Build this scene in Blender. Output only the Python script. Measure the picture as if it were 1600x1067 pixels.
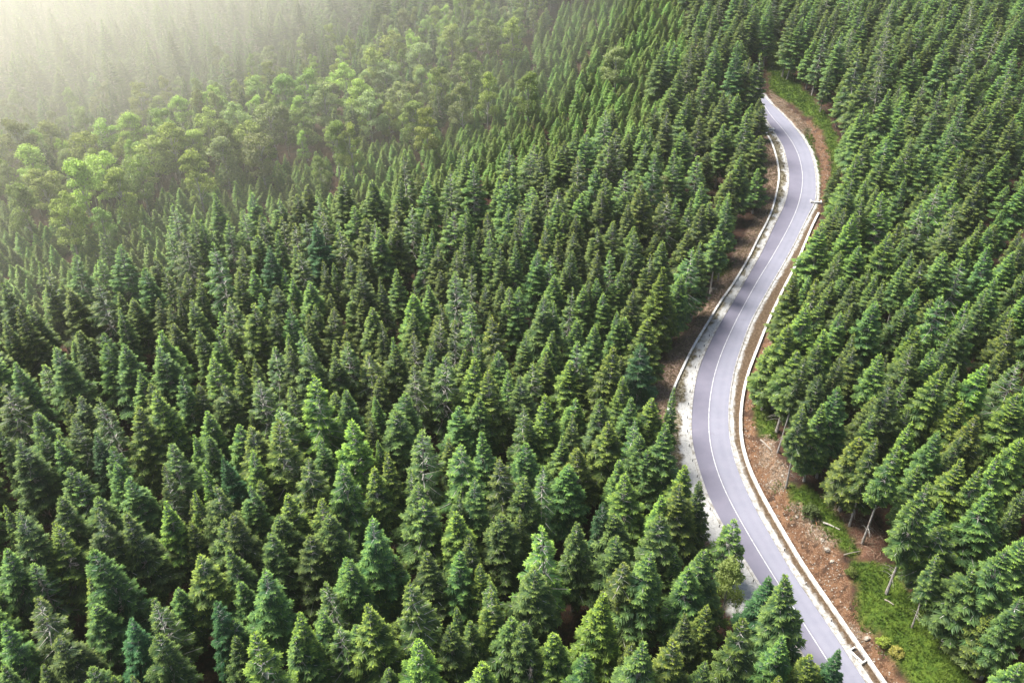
import bpy, math, random
import numpy as np
from mathutils import Vector, Euler, Matrix

for o in list(bpy.data.objects):
    bpy.data.objects.remove(o)
S = bpy.context.scene
C = S.collection
R = math.radians

# ------------------------------------------------------------------ camera
CAM_H, PITCH, FPX = 108.0, R(36.5), 1480.0
cam_d = bpy.data.cameras.new('camera')
cam = bpy.data.objects.new('camera', cam_d)
C.objects.link(cam)
cam.location = (0, 0, CAM_H)
cam.rotation_euler = (math.pi / 2 - PITCH, 0, 0)
cam_d.sensor_width = 36.0
cam_d.lens = FPX / 1600 * 36.0
cam_d.clip_start = 1.0
cam_d.clip_end = 6000.0
S.camera = cam

# ------------------------------------------------------------------ light: soft sun behind thin cloud, from the upper left
SUN_EL, SUN_AZ = R(54), R(-62)          # azimuth clockwise from +Y
w = bpy.data.worlds.new('World')
S.world = w
w.use_nodes = True
nt = w.node_tree
for n in list(nt.nodes):
    nt.nodes.remove(n)
sky = nt.nodes.new('ShaderNodeTexSky')
sky.sky_type = 'NISHITA'
sky.sun_disc = False
sky.sun_elevation = SUN_EL
sky.sun_rotation = SUN_AZ % (2 * math.pi)
sky.air_density = 1.0
sky.dust_density = 1.5
bgn = nt.nodes.new('ShaderNodeBackground')
bgn.inputs['Strength'].default_value = 0.085
won = nt.nodes.new('ShaderNodeOutputWorld')
nt.links.new(sky.outputs[0], bgn.inputs[0])
nt.links.new(bgn.outputs[0], won.inputs[0])
sd = bpy.data.lights.new('sun', 'SUN')
sd.energy = 5.0
sd.angle = R(30)
sd.color = (1.0, 0.965, 0.89)
sun = bpy.data.objects.new('sun', sd)
C.objects.link(sun)
sun_dir = Vector((math.sin(SUN_AZ) * math.cos(SUN_EL), math.cos(SUN_AZ) * math.cos(SUN_EL), math.sin(SUN_EL)))
sun.rotation_euler = sun_dir.to_track_quat('Z', 'Y').to_euler()
sun.location = (-60, 200, 160)

S.view_settings.view_transform = 'Standard'
S.view_settings.look = 'None'
S.view_settings.gamma = 1.0
S.view_settings.use_curve_mapping = False
S.view_settings.exposure = 1.34
S.render.engine = 'CYCLES'
S.cycles.use_denoising = True
S.cycles.max_bounces = 6
S.cycles.diffuse_bounces = 3
S.cycles.glossy_bounces = 1
S.cycles.transmission_bounces = 3
S.cycles.volume_bounces = 3
S.cycles.transparent_max_bounces = 8

rng = np.random.default_rng(11)
random.seed(11)

# ------------------------------------------------------------------ pixel <-> place
def ray(px, py):
    x = (px - 800.0) / FPX
    y = -(py - 533.5) / FPX
    return x, math.cos(PITCH) + math.sin(PITCH) * y, -math.sin(PITCH) + math.cos(PITCH) * y
def on_plane(px, py, z=0.0):
    x, f, u = ray(px, py)
    t = (z - CAM_H) / u
    return x * t, f * t
def to_px(x, y, z):
    d = y * math.cos(PITCH) - (z - CAM_H) * math.sin(PITCH)
    v = y * math.sin(PITCH) + (z - CAM_H) * math.cos(PITCH)
    return 800 + FPX * x / d, 533.5 - FPX * v / d, d

# lines of the road as read on the photograph, put back on the ground
L_PX = [(1175,150),(1186,168),(1200,191),(1212,209),(1225,230),(1230,251),(1233.5,270),(1233.5,288),(1230,309),(1223.5,327),(1212,348),(1200,375),(1188,399.5),(1166.5,436),(1147,470),(1127.5,502),(1110.4,533.5),(1094.6,567.6),(1087,594),(1083,625),(1080,658),(1081,689),(1086.4,713),(1094,736.5),(1103.5,768),(1119,802),(1137.6,833.6),(1160.7,868),(1187.6,912),(1221,967),(1255,1022),(1300,1095),(1345,1170),(1400,1262)]
R_PX = [(1176,132),(1190,146),(1204,163),(1218,174),(1236.6,193.5),(1255,217),(1265.5,235.5),(1270.7,254),(1274,272),(1275,293),(1274,315.5),(1265.5,330),(1253.7,353.6),(1241.5,379),(1222.5,414),(1205,443),(1191,468),(1176,494.5),(1166.5,516.5),(1156.7,545.7),(1149,567.6),(1143,594),(1139,620),(1137.6,639),(1137.6,665.6),(1140,692),(1145.5,715.5),(1156,744),(1169,773),(1187.5,810),(1208.5,844),(1230.7,885),(1263,933),(1292.5,973.7),(1323,1022),(1354,1068),(1400,1140),(1460,1235)]
RW_PX = [(1278.6,335),(1268,356),(1260,376),(1244.4,414),(1225,450.7),(1210,482),(1195.7,514),(1183.5,545.7),(1171,577),(1163,604),(1158.6,630),(1156.5,655),(1156.8,679),(1160,702),(1169,731),(1182,760),(1200.6,794),(1219,826),(1235,852),(1250.5,880),(1279,921),(1308.7,963),(1335.6,1003),(1360,1038),(1378.6,1065),(1430,1138),(1500,1240)]
LW_PX = [(1197.2,209),(1206.4,225),(1213,246),(1217,267),(1217,282.7),(1213,303.7),(1206.4,330),(1197,351),(1184,374),(1172,400),(1147,443),(1125,472.6),(1108,502),(1093,526),(1078.7,550.6),(1061.7,587),(1048,618),(1041,655),(1042,700),(1055,745),(1078,787),(1101,828),(1116.6,862),(1128.4,884)]
CL_PX = [(1186,152),(1197,170),(1206,183),(1224,203),(1238,222),(1247,240),(1252,258),(1254.5,277),(1252.5,300),(1246,325),(1236,348),(1224,371),(1204,406),(1184,438),(1168,467),(1152,497),(1139,524),(1126,554),(1116,585),(1110,615),(1107,645),(1107,673),(1110,698),(1117,726),(1128,757),(1144,790),(1163,824),(1183,858),(1207,897),(1239,948),(1269,994),(1299,1041),(1330,1090),(1390,1185)]

def line3(P, z=0.0, step=1.0, smooth=5):
    Q = np.array([on_plane(a, b, z) for a, b in P])
    d = np.r_[0, np.cumsum(np.hypot(*np.diff(Q, axis=0).T))]
    n = max(8, int(d[-1] / step))
    s = np.linspace(0, d[-1], n)
    # Catmull style smoothing: resample then average
    X = np.interp(s, d, Q[:, 0]); Y = np.interp(s, d, Q[:, 1])
    for _ in range(smooth):
        X[1:-1] = (X[:-2] + 2 * X[1:-1] + X[2:]) / 4
        Y[1:-1] = (Y[:-2] + 2 * Y[1:-1] + Y[2:]) / 4
    return np.stack([X, Y], 1)
def normals(P):
    t = np.gradient(P, axis=0)
    t /= np.linalg.norm(t, axis=1)[:, None]
    return np.stack([-t[:, 1], t[:, 0]], 1)          # these lines run toward the camera: +n points to the right bank
def offset(P, d):
    N = normals(P)
    return P + N * (d[:, None] if hasattr(d, '__len__') else d)
def nearest(P, X, Y):
    """distance of many points to polyline P, signed (+ = right bank side), with the index along P"""
    N = normals(P)
    best = np.full(X.shape, 1e9); idx = np.zeros(X.shape, int)
    for i in range(len(P)):
        d = (X - P[i, 0]) ** 2 + (Y - P[i, 1]) ** 2
        m = d < best
        best[m] = d[m]; idx[m] = i
    dx, dy = X - P[idx, 0], Y - P[idx, 1]
    s = np.sign(dx * N[idx, 0] + dy * N[idx, 1])
    return np.sqrt(best) * np.where(s == 0, 1, s), idx

CENT = line3([((a[0] + b[0]) / 2, (a[1] + b[1]) / 2) for a, b in zip(L_PX, L_PX)], step=1.0)
EL, ER, LW, RW, CL = (line3(P, smooth=12) for P in (L_PX, R_PX, LW_PX, RW_PX, CL_PX))

def vnoise(x, y, seed=0):
    x = np.asarray(x, float); y = np.asarray(y, float)
    xi = np.floor(x).astype(np.int64); yi = np.floor(y).astype(np.int64)
    fx = x - xi; fy = y - yi
    fx = fx * fx * (3 - 2 * fx); fy = fy * fy * (3 - 2 * fy)
    def h(a, b):
        n = (a * 374761393 + b * 668265263 + seed * 974711) & 0x7fffffff
        n = ((n ^ (n >> 13)) * 1274126177) & 0x7fffffff
        return ((n ^ (n >> 16)) & 0xffff) / 65535.0
    return (h(xi, yi) * (1 - fx) + h(xi + 1, yi) * fx) * (1 - fy) + (h(xi, yi + 1) * (1 - fx) + h(xi + 1, yi + 1) * fx) * fy
def fbm(x, y, seed=0, o=4):
    r, a, t = 0, 1, 0
    for k in range(o):
        r = r + a * vnoise(np.asarray(x) * 2 ** k, np.asarray(y) * 2 ** k, seed + k); t += a; a *= .5
    return r / t

def sstep(a, b, x):
    t = np.clip((np.asarray(x, float) - a) / (b - a), 0, 1)
    return t * t * (3 - 2 * t)

def corridor(X, Y):
    """signed distances to the road edges and the two walls (negative = left of them)"""
    X = np.asarray(X, float); Y = np.asarray(Y, float)
    dl, _ = nearest(EL, X, Y); dr, ir = nearest(ER, X, Y)
    dlw, _ = nearest(LW, X, Y); drw, irw = nearest(RW, X, Y)
    return dl, dr, dlw, drw
def ground_z(X, Y, cor=None):
    X = np.asarray(X, float); Y = np.asarray(Y, float)
    dl, dr, dlw, drw = cor if cor is not None else corridor(X, Y)
    # past the ends of the walls, measure from the road edge instead
    wr = np.where((Y > RW[0, 1] - 1), dr - 4.0, np.minimum(drw, dr - 1.0))
    wl = np.where((Y > LW[0, 1]) | (Y < LW[-1, 1]), dl + 4.5, np.maximum(dlw, dl + .9))
    near = 1 - sstep(200, 245, Y)
    bank = (1.0 + 1.5 * near) * sstep(.5, 5.0, wr) + 0.045 * np.maximum(wr - 5, 0)
    bank = bank + 1.6 * (fbm(X / 1.9, Y / 1.9, 5, 4) - .5) * sstep(.6, 2.5, wr)
    bank = np.where(dr > 0, bank, 0)
    fall = -1.1 * sstep(.3, 6, -wl) + 2.2 * (fbm(X / 30, Y / 30, 9, 2) - .5) * sstep(4, 20, -wl) + .35 * (fbm(X / 2, Y / 2, 3, 2) - .5) * sstep(.6, 2.5, -wl)
    fall = np.where(dl < 0, fall, 0)
    rise = 0.07 * np.maximum(Y - 275 - .25 * X, 0) * sstep(10, 60, -dl)
    rise = np.where(dl < 0, rise, 0)
    return bank + fall + rise

# ------------------------------------------------------------------ helpers
def mesh_np(name, V, F, mats=(), midx=None, attrs=None, smooth=False):
    """V (n,3); F list of arrays (m,3) or (m,4)"""
    me = bpy.data.meshes.new(name)
    V = np.asarray(V, np.float32)
    F = [np.asarray(f, np.int32) for f in F if len(f)]
    loops = np.concatenate([f.ravel() for f in F])
    tot = np.concatenate([np.full(len(f), f.shape[1], np.int32) for f in F])
    st = np.r_[0, np.cumsum(tot)[:-1]].astype(np.int32)
    me.vertices.add(len(V)); me.vertices.foreach_set('co', V.ravel())
    me.loops.add(len(loops)); me.loops.foreach_set('vertex_index', loops)
    me.polygons.add(len(tot)); me.polygons.foreach_set('loop_start', st)
    me.polygons.foreach_set('loop_total', tot)
    for m in mats:
        me.materials.append(m)
    if midx is not None:
        me.polygons.foreach_set('material_index', np.asarray(midx, np.int32))
    me.update(calc_edges=True)
    if smooth:
        me.polygons.foreach_set('use_smooth', np.ones(len(tot), bool))
    else:
        me.polygons.foreach_set('use_smooth', np.zeros(len(tot), bool))
    for k, v in (attrs or {}).items():
        a = me.attributes.new(k, 'FLOAT', 'POINT')
        a.data.foreach_set('value', np.asarray(v, np.float32))
    me.validate()
    return me
def link(name, me, parent=None, **props):
    o = bpy.data.objects.new(name, me)
    C.objects.link(o)
    if parent:
        o.parent = parent
    for k, v in props.items():
        o[k] = v
    return o

def mat(name, col=(.5, .5, .5), rough=.8, spec=.3):
    m = bpy.data.materials.new(name)
    m.use_nodes = True
    b = m.node_tree.nodes['Principled BSDF']
    b.inputs['Base Color'].default_value = (*col, 1)
    b.inputs['Roughness'].default_value = rough
    b.inputs['Specular IOR Level'].default_value = spec
    return m, m.node_tree, b
def N(nt, t, **kw):
    n = nt.nodes.new(t)
    for k, v in kw.items():
        setattr(n, k, v)
    return n
def mixc(nt, fac, a, b, mode='MIX'):
    n = nt.nodes.new('ShaderNodeMix'); n.data_type = 'RGBA'; n.blend_type = mode
    for s, v in ((0, fac), (6, a), (7, b)):
        if hasattr(v, 'is_output') or isinstance(v, bpy.types.NodeSocket):
            nt.links.new(v, n.inputs[s])
        elif s == 0:
            n.inputs[0].default_value = v
        else:
            n.inputs[s].default_value = (*v, 1)
    return n.outputs[2]
def math_(nt, op, a, b=None, clamp=False):
    n = nt.nodes.new('ShaderNodeMath'); n.operation = op; n.use_clamp = clamp
    for i, v in enumerate((a, b)):
        if v is None: continue
        if isinstance(v, bpy.types.NodeSocket): nt.links.new(v, n.inputs[i])
        else: n.inputs[i].default_value = v
    return n.outputs[0]
def noise(nt, scale, detail=4, rough=.6, vec=None):
    n = nt.nodes.new('ShaderNodeTexNoise')
    n.inputs['Scale'].default_value = scale; n.inputs['Detail'].default_value = detail; n.inputs['Roughness'].default_value = rough
    if vec is None:
        g = nt.nodes.new('ShaderNodeNewGeometry'); vec = g.outputs['Position']
    nt.links.new(vec, n.inputs['Vector'])
    return n.outputs['Fac']
def ramp(nt, f, p0, p1):
    n = nt.nodes.new('ShaderNodeMapRange'); n.interpolation_type = 'SMOOTHSTEP'
    nt.links.new(f, n.inputs[0]); n.inputs[1].default_value = p0; n.inputs[2].default_value = p1
    return n.outputs[0]
def attr(nt, name):
    n = nt.nodes.new('ShaderNodeAttribute'); n.attribute_name = name
    return n.outputs['Fac']
def bump(nt, b, h, dist, strength=.6):
    n = nt.nodes.new('ShaderNodeBump'); n.inputs['Distance'].default_value = dist; n.inputs['Strength'].default_value = strength
    nt.links.new(h, n.inputs['Height']); nt.links.new(n.outputs[0], b.inputs['Normal'])

# ------------------------------------------------------------------ materials
M = {}
def foliage_mat(name, old, fresh, trans=.28):
    m, nt, b = mat(name, rough=.55, spec=.25)
    oi = N(nt, 'ShaderNodeObjectInfo')
    f = math_(nt, 'MULTIPLY', attr(nt, 'fresh'), oi.outputs['Alpha'], True)
    c = mixc(nt, f, old, fresh)
    # twig to twig and tree to tree variation
    r = attr(nt, 'rnd')
    v = math_(nt, 'MULTIPLY_ADD', r, .7); nt.nodes[-1].inputs[2].default_value = .65
    g = nt.nodes.new('ShaderNodeHueSaturation')
    rr = oi.outputs['Random']
    hv = math_(nt, 'MULTIPLY_ADD', rr, .042); nt.nodes[-1].inputs[2].default_value = .476
    vv = math_(nt, 'MULTIPLY_ADD', rr, .62); nt.nodes[-1].inputs[2].default_value = .70
    nt.links.new(hv, g.inputs['Hue'])
    nt.links.new(math_(nt, 'MULTIPLY', v, vv), g.inputs['Value'])
    nt.links.new(c, g.inputs['Color'])
    c2 = mixc(nt, 1.0, g.outputs[0], oi.outputs['Color'], 'MULTIPLY')
    nt.links.new(c2, b.inputs['Base Color'])
    t = N(nt, 'ShaderNodeBsdfTranslucent')
    nt.links.new(mixc(nt, 1.0, c2, (1.25, 1.3, .6), 'MULTIPLY'), t.inputs['Color'])
    mx = N(nt, 'ShaderNodeMixShader'); mx.inputs[0].default_value = trans
    nt.links.new(b.outputs[0], mx.inputs[1]); nt.links.new(t.outputs[0], mx.inputs[2])
    nt.links.new(mx.outputs[0], nt.nodes['Material Output'].inputs['Surface'])
    return m
M['needles'] = foliage_mat('spruce_needles', (.036, .086, .034), (.235, .325, .048))
M['young'] = foliage_mat('young_needles', (.095, .190, .048), (.270, .360, .075), .45)
M['leaves'] = foliage_mat('broad_leaves', (.165, .230, .080), (.310, .390, .140), .5)
m, nt, b = mat('bark', rough=.9, spec=.2)
n = noise(nt, 2.2, 3)
nt.links.new(mixc(nt, ramp(nt, n, .3, .7), (.22, .185, .155), (.42, .39, .36)), b.inputs['Base Color'])
M['bark'] = m
m, nt, b = mat('lichen_twigs', rough=.9, spec=.2)
n = noise(nt, 1.3, 2)
nt.links.new(mixc(nt, ramp(nt, n, .3, .7), (.28, .255, .22), (.52, .49, .44)), b.inputs['Base Color'])
M['twig'] = m
m, nt, b = mat('dry_wood', (.26, .225, .19), .9, .2); M['dry'] = m
m, nt, b = mat('brushwood', (.5, .5, .5), .95, .1)
n = noise(nt, 3.1, 2)
nt.links.new(mixc(nt, ramp(nt, n, .35, .65), (.10, .065, .04), (.30, .22, .155)), b.inputs['Base Color']); M['brushwood'] = m
m, nt, b = mat('rusty_needles', (.30, .13, .07), .9, .2); M['rust'] = m
# crown tops read off the photograph: tile origin, tile scale, then (x, y, crown width, look)
TILES = [
(0,800,3.996,"90,0,240,n 330,90,200,y 350,20,140,n 0,215,200,n 215,310,180,g 655,160,160,y 690,210,340,L 600,-8,240,n 830,0,260,n 1048,-20,200,n 550,390,160,y 610,530,220,n 170,565,280,g 400,755,260,n 20,690,200,n 260,960,160,n 600,955,200,n 720,990,120,n 830,1010,120,y 970,560,180,g 980,725,200,n 30,940,180,n 800,670,180,k"),
(270,800,3.996,"110,55,120,n 260,40,180,g 370,0,200,n 690,0,240,n 960,-20,280,n 630,130,200,n 400,195,180,n 840,150,200,n 150,275,240,y 520,355,240,n 430,435,160,n 20,480,160,n 265,560,160,k 1060,270,200,n 1000,440,180,g 790,610,180,y 960,600,180,n 370,650,180,n 490,775,340,y 390,780,140,n 790,735,240,n 1060,700,200,g"),
(540,800,3.996,"150,30,260,g 480,-70,250,s 680,-10,200,y 960,20,260,n 490,255,220,n 200,275,140,y 350,290,160,n 800,155,180,n 720,260,180,n 880,310,140,y 20,275,180,n 440,440,320,s 160,570,240,y 930,410,160,g 925,520,160,y 1030,625,220,n 660,695,220,n 790,650,160,n 440,785,220,y 860,940,260,y 250,995,160,n 690,600,100,n 20,705,200,g"),
(810,800,3.996,"200,90,380,G 110,330,280,g 370,40,160,n 640,0,220,n 600,145,200,n 640,300,260,s 790,245,260,n 990,240,140,n 520,545,320,Y 230,755,200,y 400,855,160,n 700,780,140,n 760,800,240,n 1010,800,280,y 1060,350,240,n 1060,640,160,n 10,680,200,n 890,0,240,n"),
(1060,800,3.996,"130,320,240,y 340,320,200,p 590,425,200,k 730,420,300,n 180,605,160,y 420,660,400,B 640,735,200,n 860,850,200,y 1000,840,150,k 120,910,160,n 680,1015,160,y 130,230,220,n"),
(1330,800,3.996,"580,70,280,s 770,365,240,n 960,235,240,n 890,635,200,y 985,715,280,n 1060,925,160,y 1070,520,160,n 480,-168,220,T 310,-205,220,T 860,-135,260,n 620,-32,160,n 620,560,150,n 700,850,230,n 560,760,180,n"),
(0,540,3.953,"350,-5,240,g 30,245,190,g 110,100,150,n 735,10,170,n 640,-20,120,n 1000,-20,200,g 850,170,120,n 930,225,120,n 1130,175,140,n 640,295,170,g 480,330,170,n 395,330,90,n 1020,255,230,y 850,390,180,y 450,440,170,g 210,410,180,n 20,520,110,n 100,590,260,n 345,530,120,n 245,550,130,n 400,580,170,n 560,550,130,k 650,655,150,n 715,720,150,n 1025,620,200,g 430,760,190,n 500,810,170,g 800,825,190,g 380,920,190,n 600,910,220,n 1030,945,150,y 800,1000,150,n 1180,920,90,y 980,770,130,g 20,980,100,k"),
(300,540,3.953,"120,85,170,y 290,95,140,y 375,65,110,n 490,10,150,g 720,-20,190,g 600,-20,150,n 960,-20,160,g 890,65,160,n 1090,30,170,d 190,215,200,g 420,205,190,g 620,260,130,g 775,180,210,Z 930,260,140,n 545,370,180,g 510,440,220,y 380,500,190,y 280,495,140,n 80,555,150,n 355,425,70,n 990,450,230,Z 1100,460,100,k 1130,190,120,n 1165,550,80,n 1160,310,90,n 350,650,140,y 245,690,140,k 185,675,110,k 110,750,110,y 130,830,200,g 345,855,150,g 690,695,220,s 790,580,130,g 930,685,210,s 1110,740,180,y 590,910,190,y 690,900,130,n 800,935,190,y 950,880,160,n 20,880,120,y 180,990,100,n 430,830,120,k 110,380,150,n 10,220,120,n 10,530,100,k"),
(600,540,3.953,"350,70,190,g 270,0,140,n 190,110,150,g 490,20,130,n 550,95,220,y 700,15,150,n 680,170,190,y 780,140,120,g 880,190,160,n 920,105,130,g 850,-10,150,n 1140,90,170,y 1030,0,130,n 980,40,120,y 110,290,170,n 60,380,190,n 480,385,170,n 600,320,170,n 1030,330,170,y 855,365,130,g 895,475,150,g 1170,400,110,n 205,520,230,g 500,580,240,s 625,550,150,n 410,580,120,n 730,690,190,s 850,600,160,n 1090,590,130,k 970,725,150,g 15,680,150,y 140,780,110,g 200,840,220,g 520,815,160,g 430,910,130,n 860,810,260,n 1130,740,200,n 440,990,150,g 840,1020,100,y 60,20,160,n"),
(850,540,3.953,"430,-10,220,y 610,-20,240,k 200,-20,150,g 150,90,150,y 230,115,150,n 485,200,130,y 350,315,170,n 550,315,150,n 690,320,160,y 180,400,110,n 400,450,210,y 545,440,130,g 620,550,170,n 735,480,190,n 100,590,130,k 230,630,180,y 145,750,210,n 480,700,130,n 520,795,180,y 680,650,150,n 880,715,170,y 955,840,130,n 725,920,160,y 855,870,200,y 340,950,120,k 20,750,110,n 780,230,80,k"),
(1160,540,3.95,"205,-5,160,n 325,20,140,T 415,95,110,k 590,50,100,n 695,10,140,y 465,0,180,n 830,65,130,T 905,55,80,n 485,190,150,n 605,260,150,n 500,360,130,n 370,395,130,T 800,415,130,y 740,540,210,y 920,230,160,n 825,310,130,y 930,580,120,y"),
(1360,540,3.95,"265,0,170,g 395,0,120,n 460,75,100,n 430,95,170,y 665,80,180,y 570,120,100,n 850,0,140,n 940,90,160,g 210,175,110,g 30,310,110,y 545,335,190,y 655,430,170,y 850,280,100,y 920,310,190,y 235,405,100,k 240,475,140,y 170,565,170,y 430,500,150,n 520,540,130,n 940,530,180,y 540,715,200,y 680,730,140,y 820,700,150,y 310,725,120,n 350,860,160,y 480,1000,130,y 940,850,100,k 880,1000,90,y"),
(0,320,4.64,"740,195,110,g 835,290,190,g 505,365,160,g 340,470,150,d 710,390,150,g 1220,150,120,g 1330,205,170,g 1100,370,150,n 1060,450,150,n 1215,450,100,g 1340,480,130,g 690,550,210,g 330,575,140,g 500,600,200,y 170,740,140,y 230,740,160,g 60,830,130,n 980,670,150,n 1140,690,130,n 1260,640,100,n 1250,730,120,n 1240,840,150,n 1190,920,190,y 850,740,110,n 420,1000,140,y 570,930,150,n 740,930,150,n 870,1030,130,y 60,540,180,n"),
(300,320,4.64,"170,250,200,g 250,130,130,g 370,30,130,g 10,70,130,g 80,110,110,n 150,190,100,n 510,60,120,g 660,95,130,g 740,110,140,g 850,60,150,g 890,130,170,k 940,50,130,g 1070,130,110,n 1070,190,160,g 1180,10,140,g 1290,100,110,g 1360,165,140,y 1250,260,120,n 460,205,150,n 360,300,140,g 560,300,150,k 620,180,110,n 760,290,130,n 790,350,170,g 630,460,110,y 720,510,120,k 450,465,150,n 340,475,130,n 835,525,160,k 660,590,170,n 955,400,110,n 1030,420,90,n 1125,370,150,n 1210,460,170,g 1160,620,120,g 1220,670,140,y 1380,540,110,n 990,650,130,y 900,705,110,n 1000,750,150,g 1290,740,150,n 720,690,110,k 690,740,140,n 600,760,130,k 825,780,130,n 430,710,200,y 520,640,110,k 270,670,160,g 200,780,100,g 300,860,130,n 15,680,150,g 90,890,130,n 160,910,150,y 830,920,150,g 680,950,130,n 1120,905,150,y 1380,830,110,y 20,560,110,n"),
(600,320,4.64,"80,60,130,g 190,0,130,g 290,10,110,n 440,25,90,g 505,50,150,g 580,50,110,n 245,110,90,n 90,160,150,n 40,200,110,y 340,155,90,k 270,220,110,g 370,290,140,g 560,220,130,g 510,330,130,y 650,260,90,n 680,170,100,n 760,190,140,g 765,50,130,y 890,0,130,g 1010,0,150,g 1040,90,110,n 950,150,110,n 865,215,80,k 960,285,110,n 865,300,130,g 770,370,100,k 1070,335,160,n 1165,170,140,y 1190,370,130,g 90,470,130,k 510,440,190,g 610,435,130,g 420,460,100,k 240,570,100,n 190,640,190,y 330,590,130,k 190,760,130,y 730,590,130,g 830,545,110,n 905,590,150,g 970,600,130,k 1140,640,180,g 1225,670,130,n 430,700,150,y 400,820,150,g 650,710,160,g 500,850,150,g 770,780,90,y 800,830,180,Z 220,920,130,g 120,970,120,n 15,830,110,n 690,970,130,n 1020,900,100,n 1000,950,150,g 1210,920,140,y 380,970,100,y"),
(850,300,4.267,"250,0,140,y 400,0,130,g 540,5,140,y 660,10,130,n 590,60,110,y 830,0,170,g 950,30,110,k 1060,60,130,n 1120,60,140,n 1230,10,120,n 1180,30,90,n 115,60,110,k 120,135,110,k 210,150,110,n 20,155,80,n 380,230,120,n 470,190,130,g 575,230,110,y 630,260,120,n 810,320,130,y 960,250,130,n 1050,350,120,n 965,370,150,g 1170,250,110,T 220,270,120,g 105,320,110,n 150,380,130,n 25,430,110,g 380,400,120,n 460,390,100,g 510,400,80,n 710,430,130,y 790,500,190,Y 900,540,130,y 140,510,110,n 90,540,130,y 295,570,90,n 370,570,90,n 480,550,120,n 580,650,130,k 160,640,100,g 260,630,120,y 400,670,120,n 60,700,130,n 480,780,100,n 530,810,140,y 690,850,170,y 350,880,130,n 215,840,130,y 55,940,100,y"),
(1200,280,3.95,"505,0,150,g 620,0,110,n 700,30,110,k 740,80,180,y 600,120,120,y 415,165,130,n 485,175,100,n 525,225,160,y 800,275,130,n 735,325,190,y 340,270,170,y 550,410,130,n 440,440,130,y 850,350,80,n 205,590,130,y 250,570,90,k 300,610,130,y 380,620,130,y 550,620,140,n 670,580,100,n 710,610,110,y 840,550,100,T 660,735,160,n 240,765,160,y 320,740,130,n 500,775,120,n 440,830,130,y 820,775,150,n 140,890,180,y 340,920,160,y 520,950,110,y 150,660,140,n 470,600,130,n 380,520,100,n"),
(1380,280,3.95,"140,0,90,y 30,75,110,y 330,20,150,g 450,10,130,g 600,10,150,y 860,20,110,n 240,130,130,g 235,195,100,n 470,150,130,g 480,260,150,g 385,285,110,g 240,270,150,g 95,280,110,g 35,320,120,n 610,260,110,n 680,285,110,n 615,320,110,y 540,370,130,y 690,410,150,n 855,360,110,n 390,430,120,T 495,500,160,g 180,440,110,g 250,510,140,g 190,665,140,n 365,710,190,s 520,770,150,y 500,820,130,g 650,660,110,g 710,610,120,n 620,570,90,n 760,780,100,n 225,930,150,y 290,940,80,n 390,920,130,n 840,870,160,y 210,890,80,k 800,440,130,k 860,560,110,k"),
(900,60,3.953,"695,10,140,y 610,10,110,n 540,10,110,n 760,0,100,n 870,0,150,n 1010,10,170,n 1145,90,120,y 1080,120,120,n 1010,140,130,y 790,190,140,y 850,270,120,n 730,330,140,y 680,340,110,n 575,300,120,n 920,330,130,y 1000,340,120,n 640,200,110,y 1060,455,130,y 915,525,140,g 970,540,100,n 760,480,150,g 665,560,120,n 490,420,120,g 570,435,130,g 430,540,120,n 185,435,130,g 40,575,110,n 205,620,130,g 270,560,130,g 310,570,90,n 490,640,110,n 430,630,110,y 480,710,130,g 630,680,120,g 770,730,140,g 1030,640,100,n 1020,720,140,y 1130,600,130,k 950,840,120,n 25,730,120,g 30,940,130,y 140,790,110,n 195,870,120,n 290,810,120,g 300,940,140,y 415,890,130,y 810,910,120,y 1140,410,110,n"),
(1150,0,3.556,"330,10,150,n 345,90,140,n 520,60,150,n 560,160,90,n 420,20,150,n 700,0,150,g 860,0,170,g 1000,0,130,n 1060,50,130,g 1150,100,120,n 1330,100,150,g 850,130,170,g 960,140,100,n 700,110,110,n 700,265,190,G 720,430,120,n 590,170,100,n 690,225,100,n 845,300,150,g 980,200,120,n 1005,290,110,n 1200,220,150,n 1310,290,130,n 1560,270,150,g 1440,50,120,n 1580,80,90,k 1230,20,130,n 1330,0,130,g 850,500,150,y 940,510,120,y 1140,460,130,y 1030,530,130,n 1300,540,160,g 1460,560,130,y 1380,580,110,n 720,575,150,y 740,620,120,n 910,645,130,n 1120,620,140,n 1200,665,130,g 1410,680,160,n 1570,650,150,n 970,760,150,g 850,760,120,n 750,750,110,n 1060,800,130,y 820,860,130,n 920,850,110,n 1200,810,120,n 1260,840,110,y 1390,840,140,n 680,850,160,y 1340,400,160,n 1540,430,130,y 40,110,130,y 65,620,110,y 130,760,120,k 100,20,110,n"),
]
BROAD = "18,183,60 70,190,55 120,205,60 40,225,70 160,185,55 200,175,50 262,190,60 230,215,60 300,205,45 120,255,75 55,265,70 150,235,60 420,160,60 380,190,60 400,205,80 345,190,45 300,240,55 345,215,55 470,170,55 520,190,45 545,195,40 620,130,65 575,145,60 585,75,60 610,50,60 705,40,55 760,30,50 800,30,60 655,65,50 560,125,55 600,95,50 645,160,50 825,115,50 665,170,45 505,130,50 480,110,55 540,100,45 440,120,50 250,170,50 320,170,50 365,160,50 210,240,55 180,265,55 90,300,60 25,290,60 735,85,45 720,130,45 690,105,45 760,115,40 965,75,50 1035,275,40 500,245,35 275,150,45 155,325,40 330,135,45 400,120,50 210,130,40"

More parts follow.
